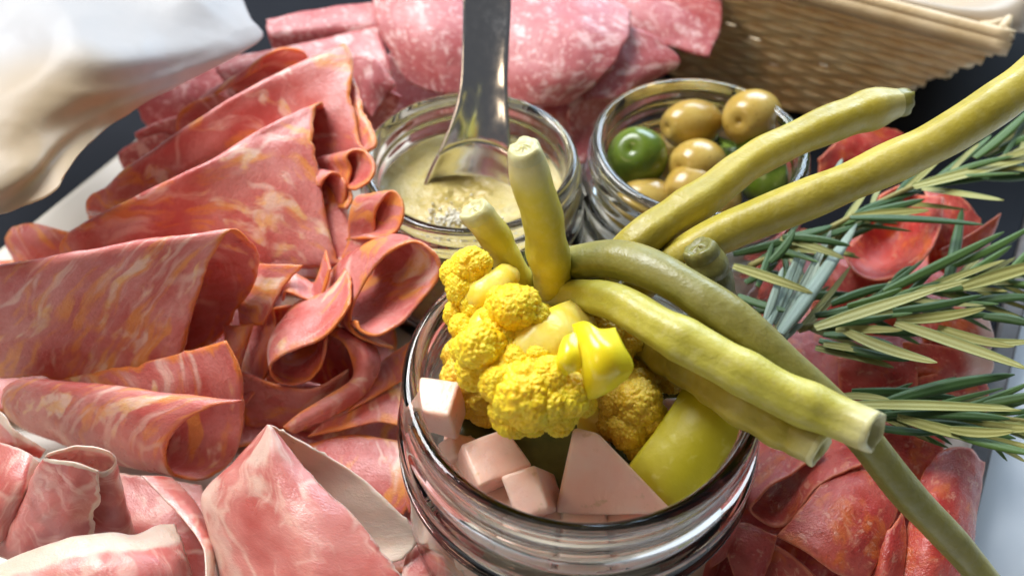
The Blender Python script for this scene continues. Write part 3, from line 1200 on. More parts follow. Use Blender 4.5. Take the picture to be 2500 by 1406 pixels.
def pickle_slice(p, r, t, rot, label):
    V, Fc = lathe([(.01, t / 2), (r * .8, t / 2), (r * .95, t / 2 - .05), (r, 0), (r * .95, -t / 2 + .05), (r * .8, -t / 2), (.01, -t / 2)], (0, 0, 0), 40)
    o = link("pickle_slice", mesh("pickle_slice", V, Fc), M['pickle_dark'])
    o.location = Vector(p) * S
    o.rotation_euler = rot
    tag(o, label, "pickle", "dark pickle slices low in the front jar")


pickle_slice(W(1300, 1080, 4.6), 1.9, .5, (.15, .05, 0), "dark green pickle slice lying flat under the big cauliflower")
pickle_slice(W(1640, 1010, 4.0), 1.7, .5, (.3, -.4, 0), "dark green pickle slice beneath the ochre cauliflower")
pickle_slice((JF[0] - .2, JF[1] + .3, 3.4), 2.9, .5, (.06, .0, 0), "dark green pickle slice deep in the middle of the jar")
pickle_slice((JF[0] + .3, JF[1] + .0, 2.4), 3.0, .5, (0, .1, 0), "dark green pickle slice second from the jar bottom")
bmj = bmesh.new()
rngj = random.Random(12)
for lev in range(3):
    for i in range(10):
        a = i * 2 * math.pi / 10 + .2 + lev * .33
        mtx = (Matrix.Translation(Vector((JF[0] + 2.85 * math.cos(a), JF[1] + 2.85 * math.sin(a), 1.25 + 1.25 * lev)) * S)
               @ Matrix.Rotation(a + rngj.uniform(-.3, .3), 4, 'Z') @ Matrix.Rotation(rngj.uniform(-.4, .4), 4, 'X')
               @ Matrix.Diagonal((1.0 * S, rngj.uniform(1.0, 1.5) * S, rngj.uniform(.9, 1.3) * S, 1)))
        bmesh.ops.create_cube(bmj, size=1.0, matrix=mtx)
for i in range(7):
    a = math.radians(205 + i * 130 / 6)
    mtx = (Matrix.Translation(Vector((JF[0] + 2.95 * math.cos(a), JF[1] + 2.95 * math.sin(a), 4.75)) * S) @ Matrix.Rotation(a, 4, 'Z')
           @ Matrix.Diagonal((.9 * S, rngj.uniform(1.0, 1.3) * S, rngj.uniform(.9, 1.2) * S, 1)))
    bmesh.ops.create_cube(bmj, size=1.0, matrix=mtx)
bmesh.ops.bevel(bmj, geom=list(bmj.edges), offset=.0009, segments=2, profile=.6, affect='EDGES')
me = bpy.data.meshes.new("diced_vegetables")
bmj.to_mesh(me)
bmj.free()
tag(settle(link("diced_vegetables", me, M['turnip'])), "diced pink vegetables packed against the glass low in the front jar", "vegetables", kind="stuff")


# ------------------------------------------------------------------ beans
def bean(pts, mat, label, hollow=False, tip=False, seed=0, end=None):
    P = np.array([np.r_[W(u, v, z), r] for (u, v, z, r) in pts])
    n = 80
    C4 = catmull(P, n)
    C, R = C4[:, :3], C4[:, 3].copy() * .94
    for i in range(n):
        R[i] *= 1 + .10 * mnoise.noise(Vector((i * .13, seed * 5.1, 0))) + .028 * math.sin(i * .5 + seed + 2.5 * mnoise.noise(Vector((i * .1, seed, 9))))
        C[i] += .05 * np.array((mnoise.noise(Vector((i * .09, seed, 1))), mnoise.noise(Vector((i * .09, seed, 2))), mnoise.noise(Vector((i * .09, seed, 3)))))
    if tip:                                                # the far end closes to a blunt point
        m = 10
        for i in range(m):
            R[n - m + i] *= math.sqrt(max(0.06, 1 - ((i + 1) / (m + .25)) ** 2))
    R[0] *= .6
    R[1] *= .88
    ph = 1.25 + .5 * math.sin(seed * 1.7)                  # the seam shows on the near side
    V, Fc = tube(C, R, 24, shape=lambda x: 1 - .17 * math.exp(-((((x - ph) + math.pi) % (2 * math.pi)) - math.pi) ** 2 / .05)
                 + .04 * math.cos(2 * (x - ph)), cap=True)
    base = C[np.argmin(C[:, 2])].copy()
    root = empty("pickled_bean", base)
    tag(root, label, "bean", "pickled beans standing in the front jar")
    seg = 24
    if not tip:
        Fc = Fc[:-1]                                      # open far end, closed by the cut face below
    me = mesh("pod", V, Fc)
    fattr(me, "along", np.repeat(np.linspace(0, 1, n), seg))
    link("pod", me, mat, root)
    if not tip:
        T, Nn, Bn = frames(C)
        e, t, r = C[-1], T[-1], R[-1]
        rows = [(1.0, .0), (1.0, .05), (.93, .09), (.84, .10), (.70, .05), (.58, -.03), (.45, -.10), (.3, -.06), (.15, -.02), (.01, -.05)]
        if not hollow:
            rows = [(1.0, .0), (1.0, .06), (.97, .13), (.88, .20), (.72, .22), (.55, .18), (.35, .17), (.18, .20), (.01, .21)]
        Vc, Fq = [], []
        ang = np.linspace(0, 2 * math.pi, 24, endpoint=False)
        for (k, d) in rows:
            for x in ang:
                w = 1 + .28 * mnoise.noise(Vector((math.cos(x) * 1.7, math.sin(x) * 1.7, seed + k)))
                sh = 1 - .17 * math.exp(-((((x - ph) + math.pi) % (2 * math.pi)) - math.pi) ** 2 / .05) + .04 * math.cos(2 * (x - ph))
                w = lerp(1.0, w, min(1, max(0, (1 - k) * 6 + (d > .03) * .4)))
                Vc.append(e + t * d * (w if d > 0 else 1) * 1.4 + (Nn[-1] * math.cos(x) + Bn[-1] * math.sin(x)) * r * k * w * sh)
        for i in range(len(rows) - 1):
            for j in range(24):
                j2 = (j + 1) % 24
                Fq.append((i * 24 + j, i * 24 + j2, (i + 1) * 24 + j2, (i + 1) * 24 + j))
        link("cut_end", mesh("cut_end", Vc, Fq), end or M['bean_flesh'], root)
    return root


bean([(1400, 770, 4.2, .36), (1455, 690, 6.0, .42), (1540, 605, 7.5, .50), (1660, 520, 7.9, .52), (1800, 420, 8.2, .50), (1930, 345, 8.4, .50),
      (2060, 290, 8.5, .54), (2140, 264, 8.5, .54), (2192, 252, 8.5, .40)], M['bean_yellow'],
     "long yellow bean slanting across the olive jar with a blunt tip", seed=1, end=M['bean_green'])
bean([(1480, 790, 4.2, .36), (1560, 700, 6.2, .42), (1660, 625, 7.5, .46), (1800, 555, 8.0, .50), (1960, 490, 8.5, .52), (2150, 410, 9.1, .52),
      (2330, 320, 9.7, .54), (2500, 205, 10.3, .55), (2620, 110, 10.7, .5)], M['bean_yellow'],
     "longest yellow bean reaching out of the picture at upper right", seed=2)
bean([(1380, 860, 4.4, .40), (1360, 760, 6.3, .46), (1350, 690, 7.4, .50), (1335, 590, 8.7, .52), (1312, 490, 9.9, .48), (1285, 388, 11.0, .46)],
     M['bean_pale'], "upright pale yellow bean standing in front of the mustard jar", seed=3)
bean([(1330, 800, 4.4, .36), (1285, 720, 6.4, .40), (1250, 660, 7.5, .40), (1215, 590, 8.3, .38), (1172, 530, 9.0, .38)], M['bean_pale'],
     "short bean stub with a browned end beside the upright bean", seed=4)
bean([(1290, 690, 6.6, .40), (1390, 650, 7.6, .46), (1490, 632, 8.3, .48), (1610, 668, 8.7, .48), (1740, 745, 8.7, .48), (1870, 850, 8.2, .48),
      (1990, 960, 7.4, .46), (2110, 1080, 6.4, .42), (2250, 1240, 4.9, .40), (2350, 1350, 3.8, .38), (2430, 1450, 3.0, .36)],
     M['bean_green'], "long olive green bean arching over the jar down to the lower right corner", seed=5)
bean([(1330, 730, 6.7, .38), (1420, 722, 7.6, .44), (1500, 738, 8.2, .48), (1620, 805, 8.5, .52), (1760, 880, 8.5, .54), (1890, 950, 8.4, .54),
      (2010, 1006, 8.25, .52), (2070, 1030, 8.3, .51), (2122, 1050, 8.45, .48)], M['bean_front'],
     "thick yellow bean in front of the rest, its hollow cut end pointing right", seed=6, hollow=True)
bean([(1560, 840, 6.2, .40), (1680, 905, 7.0, .46), (1790, 975, 7.5, .50), (1890, 1038, 7.5, .48), (1945, 1066, 7.5, .46), (1992, 1090, 7.6, .42)], M['bean_yellow'],
     "yellow bean lying directly beneath the thick front bean", seed=7, hollow=True)
bean([(1770, 850, 5.0, .5), (1752, 760, 6.6, .56), (1735, 690, 7.5, .58), (1718, 625, 8.2, .50)], M['bean_dark'],
     "short dark olive bean stub with a rough blunt end by the rosemary", seed=9, end=M['bean_dark'])
bean([(1300, 690, 6.0, .3), (1340, 660, 6.9, .32), (1400, 650, 7.3, .34), (1480, 660, 7.4, .34)], M['bean_dark'],
     "thin dark bean mostly hidden behind the upright yellow bean", seed=11)

# ------------------------------------------------------------------ coppa slices on the left
CG, CC = "coppa slices piled at the left", "meat slice"


def coppa(sections, label, **k):
    k.setdefault('seed', len(label) * 3 + len(sections))
    return sheet("coppa_slice", sections, M['coppa'], label, CC, CG, **k)


LEAN = lambda secs, c, k: [[(u, v, c + (z - c) * k if z > 2.2 else z) for (u, v, z) in sc] for sc in secs]
RIDGE = lambda secs: [sc + [(sc[-1][0] + 6, sc[-1][1] + 4, sc[-1][2] - .35), (sc[-1][0] + 4, sc[-1][1] + 26, sc[-1][2] - 1.1)] for sc in secs]
coppa(RIDGE(LEAN([
    [(775, 400, 5.6), (830, 490, 5.1), (868, 570, 4.4), (877, 615, 3.9), (862, 641, 3.6), (832, 640, 3.6), (808, 580, 4.3), (785, 460, 5.8), (771, 340, 7.1), (772, 266, 7.6), (784, 250, 7.8)],
    [(640, 440, 5.2), (690, 540, 4.3), (710, 610, 3.5), (715, 640, 3.1), (700, 655, 2.9), (680, 652, 2.9), (665, 590, 3.9), (650, 480, 5.5), (645, 380, 6.8), (648, 322, 7.3), (662, 308, 7.45)],
    [(480, 500, 4.6), (520, 580, 3.7), (535, 640, 2.9), (530, 665, 2.5), (515, 675, 2.3), (500, 660, 2.5), (480, 600, 3.5), (455, 520, 5.0), (440, 460, 6.2), (440, 436, 6.6), (456, 424, 6.7)],
    [(290, 590, 3.4), (310, 650, 2.6), (310, 690, 2.0), (300, 705, 1.8), (280, 705, 1.7), (265, 680, 2.1), (248, 630, 3.1), (235, 570, 4.2), (234, 540, 4.8), (246, 526, 5.0), (262, 520, 5.05)],
    [(200, 640, 2.4), (205, 660, 2.1), (200, 675, 1.9), (190, 680, 1.8), (175, 675, 1.8), (160, 655, 2.2), (150, 625, 2.9), (146, 602, 3.4), (153, 585, 3.8), (166, 572, 4.0), (182, 566, 4.1)],
], 4.4, .62)), "large folded coppa slice, the second ridge from the front, pointing at the mustard jar", nu=70, nv=60, seed=21, uvrot=.4)
coppa(RIDGE(LEAN([
    [(862, 185, 6.8), (892, 262, 6.4), (913, 320, 6.1), (921, 352, 5.9), (905, 368, 5.7), (880, 352, 5.8), (868, 290, 6.3), (858, 220, 6.9), (862, 160, 7.3), (855, 122, 7.6), (840, 108, 7.7)],
    [(745, 240, 5.9), (770, 310, 5.2), (785, 370, 4.7), (790, 400, 4.4), (778, 412, 4.2), (760, 400, 4.3), (745, 340, 5.1), (728, 260, 6.1), (718, 200, 6.9), (716, 175, 7.2), (722, 160, 7.3)],
    [(600, 300, 5.0), (620, 360, 4.2), (630, 420, 3.5), (625, 450, 3.2), (610, 455, 3.1), (600, 420, 3.6), (585, 370, 4.6), (570, 310, 5.7), (558, 272, 6.3), (556, 254, 6.6), (566, 243, 6.7)],
    [(360, 460, 3.2), (370, 500, 2.6), (370, 530, 2.1), (360, 540, 1.9), (345, 540, 1.9), (335, 510, 2.4), (325, 470, 3.2), (320, 430, 4.0), (322, 410, 4.4), (330, 398, 4.5), (345, 392, 4.5)],
    [(245, 520, 2.2), (247, 530, 2.0), (242, 540, 1.8), (232, 545, 1.7), (222, 540, 1.8), (214, 525, 2.1), (210, 508, 2.5), (212, 490, 2.9), (220, 478, 3.1), (232, 470, 3.2), (245, 468, 3.2)],
], 5.2, .66)), "large folded coppa slice, the rearmost high ridge touching the mustard jar rim", nu=70, nv=60, seed=33, uvrot=.5)
coppa([
    [(425, 900, 2.3), (545, 815, 2.7), (622, 690, 4.2), (631, 620, 5.4), (602, 573, 6.3), (560, 563, 6.6), (515, 640, 5.8), (475, 750, 4.6), (450, 860, 3.4), (437, 955, 2.4)],
    [(290, 880, 1.7), (350, 800, 2.3), (400, 700, 3.8), (400, 640, 5.0), (360, 603, 5.9), (310, 598, 6.2), (275, 670, 5.4), (250, 770, 4.1), (240, 850, 3.0), (230, 932, 2.1)],
    [(80, 850, 1.6), (120, 790, 2.2), (150, 710, 3.4), (140, 665, 4.6), (100, 642, 5.4), (60, 645, 5.6), (35, 710, 4.9), (20, 800, 3.7), (10, 860, 2.7), (5, 922, 1.8)],
    [(-90, 860, 1.3), (-60, 810, 1.8), (-40, 740, 2.8), (-50, 690, 3.9), (-80, 672, 4.6), (-120, 672, 4.7), (-150, 730, 4.1), (-165, 810, 3.0), (-172, 870, 2.1), (-180, 920, 1.4)],
], "broad folded coppa slice draped in front at the left with a wide open right end", nu=72, nv=60, seed=41, uvrot=1.2)
coppa([
    [(592, 978, 4.1), (520, 992, 4.0), (440, 1038, 3.3), (406, 1105, 2.2), (425, 1158, 1.2), (490, 1172, .8), (560, 1132, 1.2), (592, 1050, 2.4), (590, 920, 3.9), (550, 832, 4.6)],
    [(400, 965, 3.4), (330, 956, 3.4), (255, 985, 3.0), (225, 1040, 2.1), (235, 1100, 1.1), (290, 1130, .7), (350, 1110, 1.0), (390, 1040, 2.0), (400, 940, 3.0), (370, 880, 3.3)],
    [(150, 945, 2.6), (110, 930, 2.7), (60, 938, 2.6), (35, 975, 2.0), (40, 1020, 1.2), (80, 1055, .7), (130, 1050, .8), (160, 1000, 1.4), (165, 945, 1.9), (150, 920, 2.0)],
    [(40, 940, 2.3), (30, 938, 2.3), (15, 945, 2.2), (5, 965, 1.9), (8, 990, 1.4), (25, 1010, 1.1), (45, 1010, 1.1), (55, 985, 1.4), (55, 955, 1.7), (50, 935, 1.9)],
], "coppa slice rolled into an open tube, the lowest roll beside the prosciutto", nu=76, nv=56, seed=52, uvrot=1.5)
coppa([
    [(210, 575, 2.8), (200, 605, 2.2), (200, 655, 1.2)],
    [(90, 547, 2.7), (82, 590, 2.4), (82, 655, 1.2)],
    [(30, 552, 2.1), (12, 585, 1.6), (32, 640, 1.0)],
], "brownish coppa fold end poking out at the far left edge of the plate", seed=55, rnd=.2)
# small curls between the big folds and the jars
coppa([
    [(900, 628, 4.4), (916, 570, 5.0), (919, 521, 5.6), (935, 488, 6.0), (958, 467, 6.2), (980, 485, 6.1), (985, 521, 5.9), (973, 557, 5.6), (945, 575, 5.4), (916, 583, 5.2)],
    [(830, 640, 3.8), (850, 590, 4.3), (852, 540, 4.9), (860, 505, 5.3), (875, 483, 5.5), (893, 492, 5.4), (897, 520, 5.1), (890, 555, 4.8), (868, 575, 4.5), (845, 585, 4.3)],
], "small coppa curl with an oval opening overlapping the left rim of the mustard jar", seed=61, nu=60, nv=24)
coppa([
    [(849, 512, 5.0), (864, 485, 5.2), (852, 449, 5.4), (858, 412, 5.7), (847, 381, 6.0), (870, 366, 6.1), (897, 373, 6.1), (915, 405, 6.0), (904, 441, 5.8), (868, 463, 5.6)],
    [(770, 500, 4.0), (780, 480, 4.2), (770, 450, 4.5), (775, 420, 4.8), (768, 395, 5.0), (790, 385, 5.1), (810, 390, 5.1), (825, 410, 5.0), (818, 440, 4.8), (790, 455, 4.6)],
], "little coppa curl with a pale fat edge just above the oval curl", seed=62, nu=60, nv=24)
coppa([
    [(785, 455, 5.4), (793, 438, 5.6), (812, 424, 5.7), (832, 430, 5.6), (844, 450, 5.5), (846, 478, 5.2), (840, 503, 4.9)],
    [(735, 450, 4.8), (740, 430, 5.0), (755, 415, 5.1), (770, 420, 5.0), (780, 440, 4.9), (780, 465, 4.6), (775, 490, 4.3)],
], "tiniest coppa curl squeezed against the ridge left of the mustard jar", seed=63, nu=40, nv=20)
C3 = [(960, 850, 3.5), (898, 832, 4.0), (862, 806, 4.3), (857, 762, 4.6), (876, 711, 5.0), (918, 647, 5.6), (960, 611, 6.0), (1014, 590, 6.2),
      (1058, 613, 6.1), (1078, 650, 5.8), (1065, 690, 5.4), (1018, 747, 4.9), (970, 795, 4.6), (918, 819, 4.5), (880, 804, 4.6), (874, 785, 4.7)]
coppa([C3, [(lerp(u, 930, .10) - 52, lerp(v, 700, .10) - 22, z - .6) for u, v, z in C3],
       [(lerp(u, 930, .42) - 105, lerp(v, 720, .5) - 30, z - 1.5) for u, v, z in C3]],
      "large coppa curl with a bright orange rim and dark hollow, right beside the front jar", seed=64, nu=84, nv=30)
C4 = [(857, 743, 5.0), (835, 779, 4.8), (791, 823, 4.5), (735, 847, 4.2), (690, 865, 3.9), (662, 888, 3.5), (662, 912, 3.1), (682, 932, 2.8),
      (711, 940, 2.7), (751, 932, 2.8), (779, 906, 3.2), (793, 867, 3.7), (795, 830, 4.1)]
coppa([C4, [(u + 2, v - 62, z - .05) for u, v, z in C4], [(lerp(u, 760, .35) + 20, lerp(v, 840, .35) - 120, z - .2) for u, v, z in C4]],
      "coppa slice looped at its lower end with a pale fat edge, below the large curl", seed=65, nu=76, nv=34)
coppa([
    [(690, 735, 3.6), (698, 712, 4.1), (740, 728, 4.0), (770, 736, 4.0), (786, 722, 4.2), (798, 690, 4.5), (806, 655, 4.8)],
    [(700, 690, 3.5), (715, 668, 4.0), (745, 680, 4.0), (765, 690, 4.0), (775, 675, 4.2), (785, 640, 4.4), (795, 610, 4.6)],
], "small dark coppa pleat under the pointed ridge near the centre left", seed=66, nu=50, nv=22)
coppa([
    [(585, 640, 4.2), (660, 645, 4.5), (745, 645, 4.7)],
    [(580, 715, 3.6), (625, 712, 3.8), (692, 700, 4.2)],
    [(585, 795, 3.0), (615, 795, 3.1), (642, 795, 3.3)],
], "shaded red coppa flap hanging below the pointed ridge", seed=67, rnd=.15)
coppa([
    [(668, 750, 3.4), (673, 800, 3.1), (656, 850, 2.8), (650, 915, 2.2), (602, 985, 1.4)],
    [(640, 790, 2.9), (630, 830, 2.5), (615, 870, 2.2), (608, 930, 1.6), (575, 1000, 1.1)],
    [(590, 780, 2.2), (580, 830, 1.9), (575, 880, 1.6), (575, 940, 1.2), (550, 1010, .9)],
], "narrow coppa strip curving down in the shadow right of the wide open fold", seed=68)
coppa([
    [(545, 795, 3.1), (595, 792, 3.25), (622, 788, 3.25)],
    [(550, 850, 2.7), (590, 848, 2.8), (606, 838, 2.8)],
    [(548, 925, 2.0), (575, 910, 2.1), (586, 895, 2.2)],
], "small coppa tab standing in the dark gap behind the lowest roll", seed=69)
coppa([
    [(800, 815, 3.9), (835, 835, 3.8), (857, 872, 3.5), (859, 922, 3.1), (800, 965, 2.7), (735, 1005, 2.3), (690, 1042, 1.8)],
    [(830, 800, 3.9), (875, 832, 3.9), (900, 880, 3.7), (890, 935, 3.1), (838, 975, 2.7), (765, 1015, 2.3), (703, 1050, 1.8)],
    [(860, 800, 3.4), (908, 840, 3.4), (928, 890, 3.2), (905, 945, 2.6), (863, 985, 2.3), (800, 1022, 1.9), (720, 1058, 1.4)],
], "arched coppa band bending down toward the tip of the prosciutto", seed=70, nu=60, nv=26)
coppa([
    [(752, 1066, 1.5), (839, 1049, 1.9), (918, 1031, 2.2), (980, 1040, 2.4)],
    [(790, 1030, 1.7), (860, 1000, 2.0), (930, 970, 2.4), (990, 965, 2.6)],
    [(810, 990, 1.6), (880, 950, 2.0), (940, 910, 2.3), (995, 890, 2.5)],
], "flat coppa slice with a straight orange edge touching the lower left of the front jar", seed=71)
coppa([
    [(850, 1005, 2.1), (920, 968, 2.5), (990, 925, 2.8)],
    [(880, 960, 2.4), (935, 920, 2.8), (995, 880, 3.1)],
    [(900, 910, 2.6), (950, 870, 2.9), (1000, 835, 3.1)],
], "coppa slice leaning on the left side of the front jar above the straight edged one", seed=72)
coppa([
    [(690, 1095, 1.2), (850, 1062, 1.6), (990, 1065, 1.8)],
    [(730, 1180, 1.1), (880, 1150, 1.6), (1020, 1175, 1.7)],
    [(790, 1270, .8), (900, 1260, 1.1), (1000, 1275, 1.1)],
], "dark red coppa slice curving out between the prosciutto and the front jar", seed=73, rnd=.5)
coppa([
    [(930, 1230, .9), (1040, 1230, 1.0), (1110, 1300, 1.0)],
    [(940, 1310, .8), (1040, 1320, .9), (1140, 1370, .9)],
    [(940, 1400, .6), (1040, 1410, .6), (1150, 1430, .6)],
], "coppa slice lying low at the foot of the front jar by the bottom edge", seed=74, rnd=.3)
coppa([
    [(1020, 1310, 1.4), (1090, 1320, 1.5), (1140, 1370, 1.3), (1142, 1400, 1.0)],
    [(1040, 1330, 1.1), (1085, 1340, 1.2), (1120, 1375, 1.0), (1125, 1405, .8)],
], "thin coppa loop edge at the bottom right of the prosciutto", seed=75, nu=40, nv=14)
coppa([
    [(540, 690, .5), (720, 680, .5), (960, 750, .5)],
    [(540, 880, .4), (740, 880, .4), (980, 920, .4)],
    [(560, 1100, .25), (740, 1110, .3), (990, 1100, .3)],
], "coppa slice lying flat at the bottom of the dark gaps left of the front jar", seed=76, rnd=.2)
coppa([  # steep slice added only so that this hollow reads dark
    [(585, 905, 2.2), (680, 940, 2.5), (770, 945, 2.6), (850, 900, 3.0)],
    [(590, 960, 1.4), (680, 990, 1.5), (770, 995, 1.6), (858, 960, 1.8)],
    [(600, 1040, .3), (690, 1050, .3), (775, 1050, .4), (868, 1035, .5)],
], "deep red coppa slice standing in the dark hollow under the looped slice", seed=86)
coppa([  # second added wall of meat, keeps the gap behind the loop dark
    [(640, 760, 3.0), (730, 745, 3.4), (830, 800, 3.6), (900, 850, 3.0)],
    [(645, 830, 1.9), (735, 820, 2.2), (830, 860, 2.3), (905, 900, 2.0)],
    [(650, 940, .4), (740, 930, .5), (835, 950, .5), (910, 970, .5)],
], "deep red coppa slice standing behind the looped slice and the arched band", seed=87)
coppa([
    [(-120, 640, 1.0), (250, 620, 1.0), (640, 560, 1.0)],
    [(-120, 800, .8), (250, 790, .9), (660, 760, 1.0)],
    [(-120, 1010, .5), (250, 1000, .6), (600, 960, .7)],
], "coppa slice lying flat underneath the big folds at the left", seed=84, rnd=.1)
coppa([
    [(300, 400, 1.6), (600, 350, 2.2), (840, 330, 2.4)],
    [(300, 520, 1.2), (600, 520, 1.6), (850, 520, 1.8)],
    [(400, 660, .9), (640, 680, 1.1), (880, 690, 1.2)],
], "coppa slice lying flat beneath the two high ridges", seed=85, rnd=.1)
coppa([
    [(640, 168, 5.5), (648, 138, 5.9), (690, 118, 6.1), (738, 124, 6.0), (748, 150, 5.6), (700, 175, 5.1)],
    [(560, 215, 4.8), (572, 192, 5.1), (610, 172, 5.3), (650, 175, 5.2), (660, 200, 4.8), (620, 225, 4.4)],
    [(470, 270, 4.0), (490, 240, 4.3), (530, 218, 4.5), (570, 220, 4.4), (575, 250, 4.0), (540, 275, 3.6)],
], "orange rimmed coppa curl behind the rearmost ridge, nearer the salami", seed=81, nu=50, nv=34)
coppa([
    [(428, 318, 3.5), (432, 282, 4.1), (458, 256, 4.4), (525, 232, 4.6), (548, 240, 4.4)],
    [(470, 330, 3.3), (478, 298, 3.8), (500, 280, 4.0), (550, 258, 4.2), (570, 262, 4.0)],
    [(520, 340, 3.0), (530, 315, 3.4), (550, 300, 3.6), (585, 285, 3.8), (600, 290, 3.6)],
], "orange edged coppa curl behind the rearmost ridge, nearer the parchment", seed=82, nu=44, nv=24)

# ------------------------------------------------------------------ prosciutto, bottom left
PG = "prosciutto slices at the lower left"


def pros(sections, label, **k):
    k.setdefault('seed', len(label) * 5 + len(sections))
    k.setdefault('thick', .055)
    return sheet("prosciutto_slice", sections, M['prosciutto'], label, CC, PG, **k)


pros([
    [(668, 1047, 4.6), (660, 1038, 4.75), (653, 1036, 4.6), (665, 1038, 4.4), (690, 1050, 4.2)],
    [(765, 1160, 4.2), (660, 1135, 4.5), (570, 1130, 3.6), (650, 1120, 3.0), (830, 1130, 3.3)],
    [(875, 1270, 3.9), (700, 1265, 4.2), (492, 1212, 2.8), (680, 1230, 2.1), (950, 1226, 2.7)],
    [(962, 1380, 3.6), (740, 1385, 3.9), (515, 1325, 2.2), (720, 1330, 1.5), (1020, 1308, 2.1)],
    [(1010, 1460, 3.3), (760, 1480, 3.6), (545, 1450, 1.8), (740, 1430, 1.2), (985, 1365, 1.8)],
], "big folded prosciutto slice with a pointed tip and a cream fat back leaf", nu=64, nv=56, seed=101, fat=[('s', 1, 2.9)], uvrot=.2, wave=.06)
pros([
    [(240, 1150, 4.3), (180, 1130, 4.5), (130, 1124, 4.4), (108, 1112, 4.3), (128, 1098, 4.45), (185, 1084, 4.65), (250, 1094, 4.65), (283, 1114, 4.4), (272, 1142, 4.2), (245, 1152, 4.0), (205, 1148, 3.9)],
    [(245, 1235, 3.4), (170, 1238, 3.5), (100, 1225, 3.3), (62, 1205, 3.0), (95, 1180, 2.8), (180, 1160, 2.7), (270, 1170, 2.8), (306, 1215, 2.9), (292, 1243, 2.8), (260, 1254, 2.7), (215, 1250, 2.6)],
    [(222, 1345, 2.3), (150, 1380, 2.0), (50, 1375, 1.7), (-20, 1350, 1.5), (20, 1300, 1.3), (150, 1260, 1.2), (290, 1270, 1.3), (335, 1318, 1.7), (318, 1345, 1.6), (275, 1362, 1.5), (215, 1372, 1.4)],
], "prosciutto slice rolled into a rose bud with a ragged white top edge", nu=70, nv=50, seed=102, fat=[('t', -1, .16), ('s', -1, .12)], wave=.10, rough=.06)
pros([
    [(-40, 1402, 2.6), (60, 1352, 2.9), (180, 1313, 3.1), (260, 1303, 3.0), (330, 1308, 2.7), (385, 1280, 2.3), (432, 1276, 2.0)],
    [(-40, 1460, 2.9), (100, 1420, 3.2), (220, 1390, 3.4), (320, 1380, 3.2), (400, 1370, 2.8), (440, 1360, 2.3), (455, 1345, 2.0)],
    [(-40, 1540, 2.5), (100, 1530, 2.8), (230, 1510, 3.0), (330, 1500, 2.8), (420, 1480, 2.3), (460, 1460, 1.8), (475, 1430, 1.5)],
], "prosciutto slice with a broad white fat edge across the bottom left corner", nu=60, nv=40, seed=103, fat=[('t', -1, .75)], wave=.08)
pros([
    [(-60, 1000, 3.2), (0, 1006, 3.7), (38, 1048, 3.5), (112, 1100, 2.8)],
    [(-60, 1040, 3.3), (0, 1045, 3.4), (45, 1072, 3.3), (108, 1106, 2.8)],
    [(-60, 1085, 2.8), (0, 1088, 3.0), (50, 1098, 3.0), (100, 1115, 2.7)],
], "pale prosciutto scrap with a torn fatty edge at the left border under the rolls", seed=104, fat=[('t', -1, .3)], wave=.14, rough=.08)
pros([
    [(-60, 1070, 2.9), (20, 1085, 3.2), (70, 1105, 3.3), (98, 1128, 3.1)],
    [(-60, 1180, 2.6), (0, 1190, 3.0), (50, 1190, 3.1), (72, 1195, 2.8)],
    [(-60, 1320, 1.8), (-10, 1330, 2.0), (20, 1300, 2.1), (45, 1265, 2.2)],
], "prosciutto fold at the left border behind the rose bud", seed=105, fat=[('s', 1, .25)], wave=.07)
pros([
    [(345, 1160, 2.6), (430, 1250, 2.5), (480, 1310, 2.5), (502, 1360, 2.6), (498, 1450, 2.6)],
    [(385, 1162, 2.5), (455, 1235, 2.4), (500, 1305, 2.4), (518, 1355, 2.4), (512, 1450, 2.4)],
    [(420, 1165, 2.1), (475, 1225, 2.0), (515, 1300, 1.9), (528, 1350, 2.0), (524, 1450, 1.9)],
], "narrow prosciutto ribbon winding between the rose bud and the big fold", seed=106, fat=[('s', 1, 1.2)], nu=50, nv=20)
pros([
    [(1000, 1325, 1.7), (1060, 1345, 1.7), (1120, 1375, 1.5), (1142, 1415, 1.3)],
    [(985, 1380, 1.6), (1040, 1395, 1.6), (1095, 1410, 1.4), (1125, 1440, 1.2)],
    [(975, 1450, 1.4), (1030, 1460, 1.4), (1080, 1470, 1.2), (1115, 1490, 1.0)],
], "small pale prosciutto corner at the bottom edge left of the front jar", seed=107, wave=.06)
pros([
    [(270, 1150, 1.3), (390, 1165, 1.5), (500, 1180, 1.5)],
    [(280, 1270, 1.2), (400, 1280, 1.3), (510, 1280, 1.3)],
    [(280, 1420, .9), (400, 1430, .9), (540, 1430, .9)],
], "shaded prosciutto slice lying underneath the winding ribbon", seed=108, rnd=.1)

# ------------------------------------------------------------------ salami at the back
SG = "salami slices fanned along the back"


def sal(sections, label, **k):
    k.setdefault('seed', len(label) * 7 + len(sections))
    k.setdefault('rnd', .25)
    k.setdefault('thick', .13)
    return sheet("salami_slice", sections, M['salami'], label, CC, SG, **k)


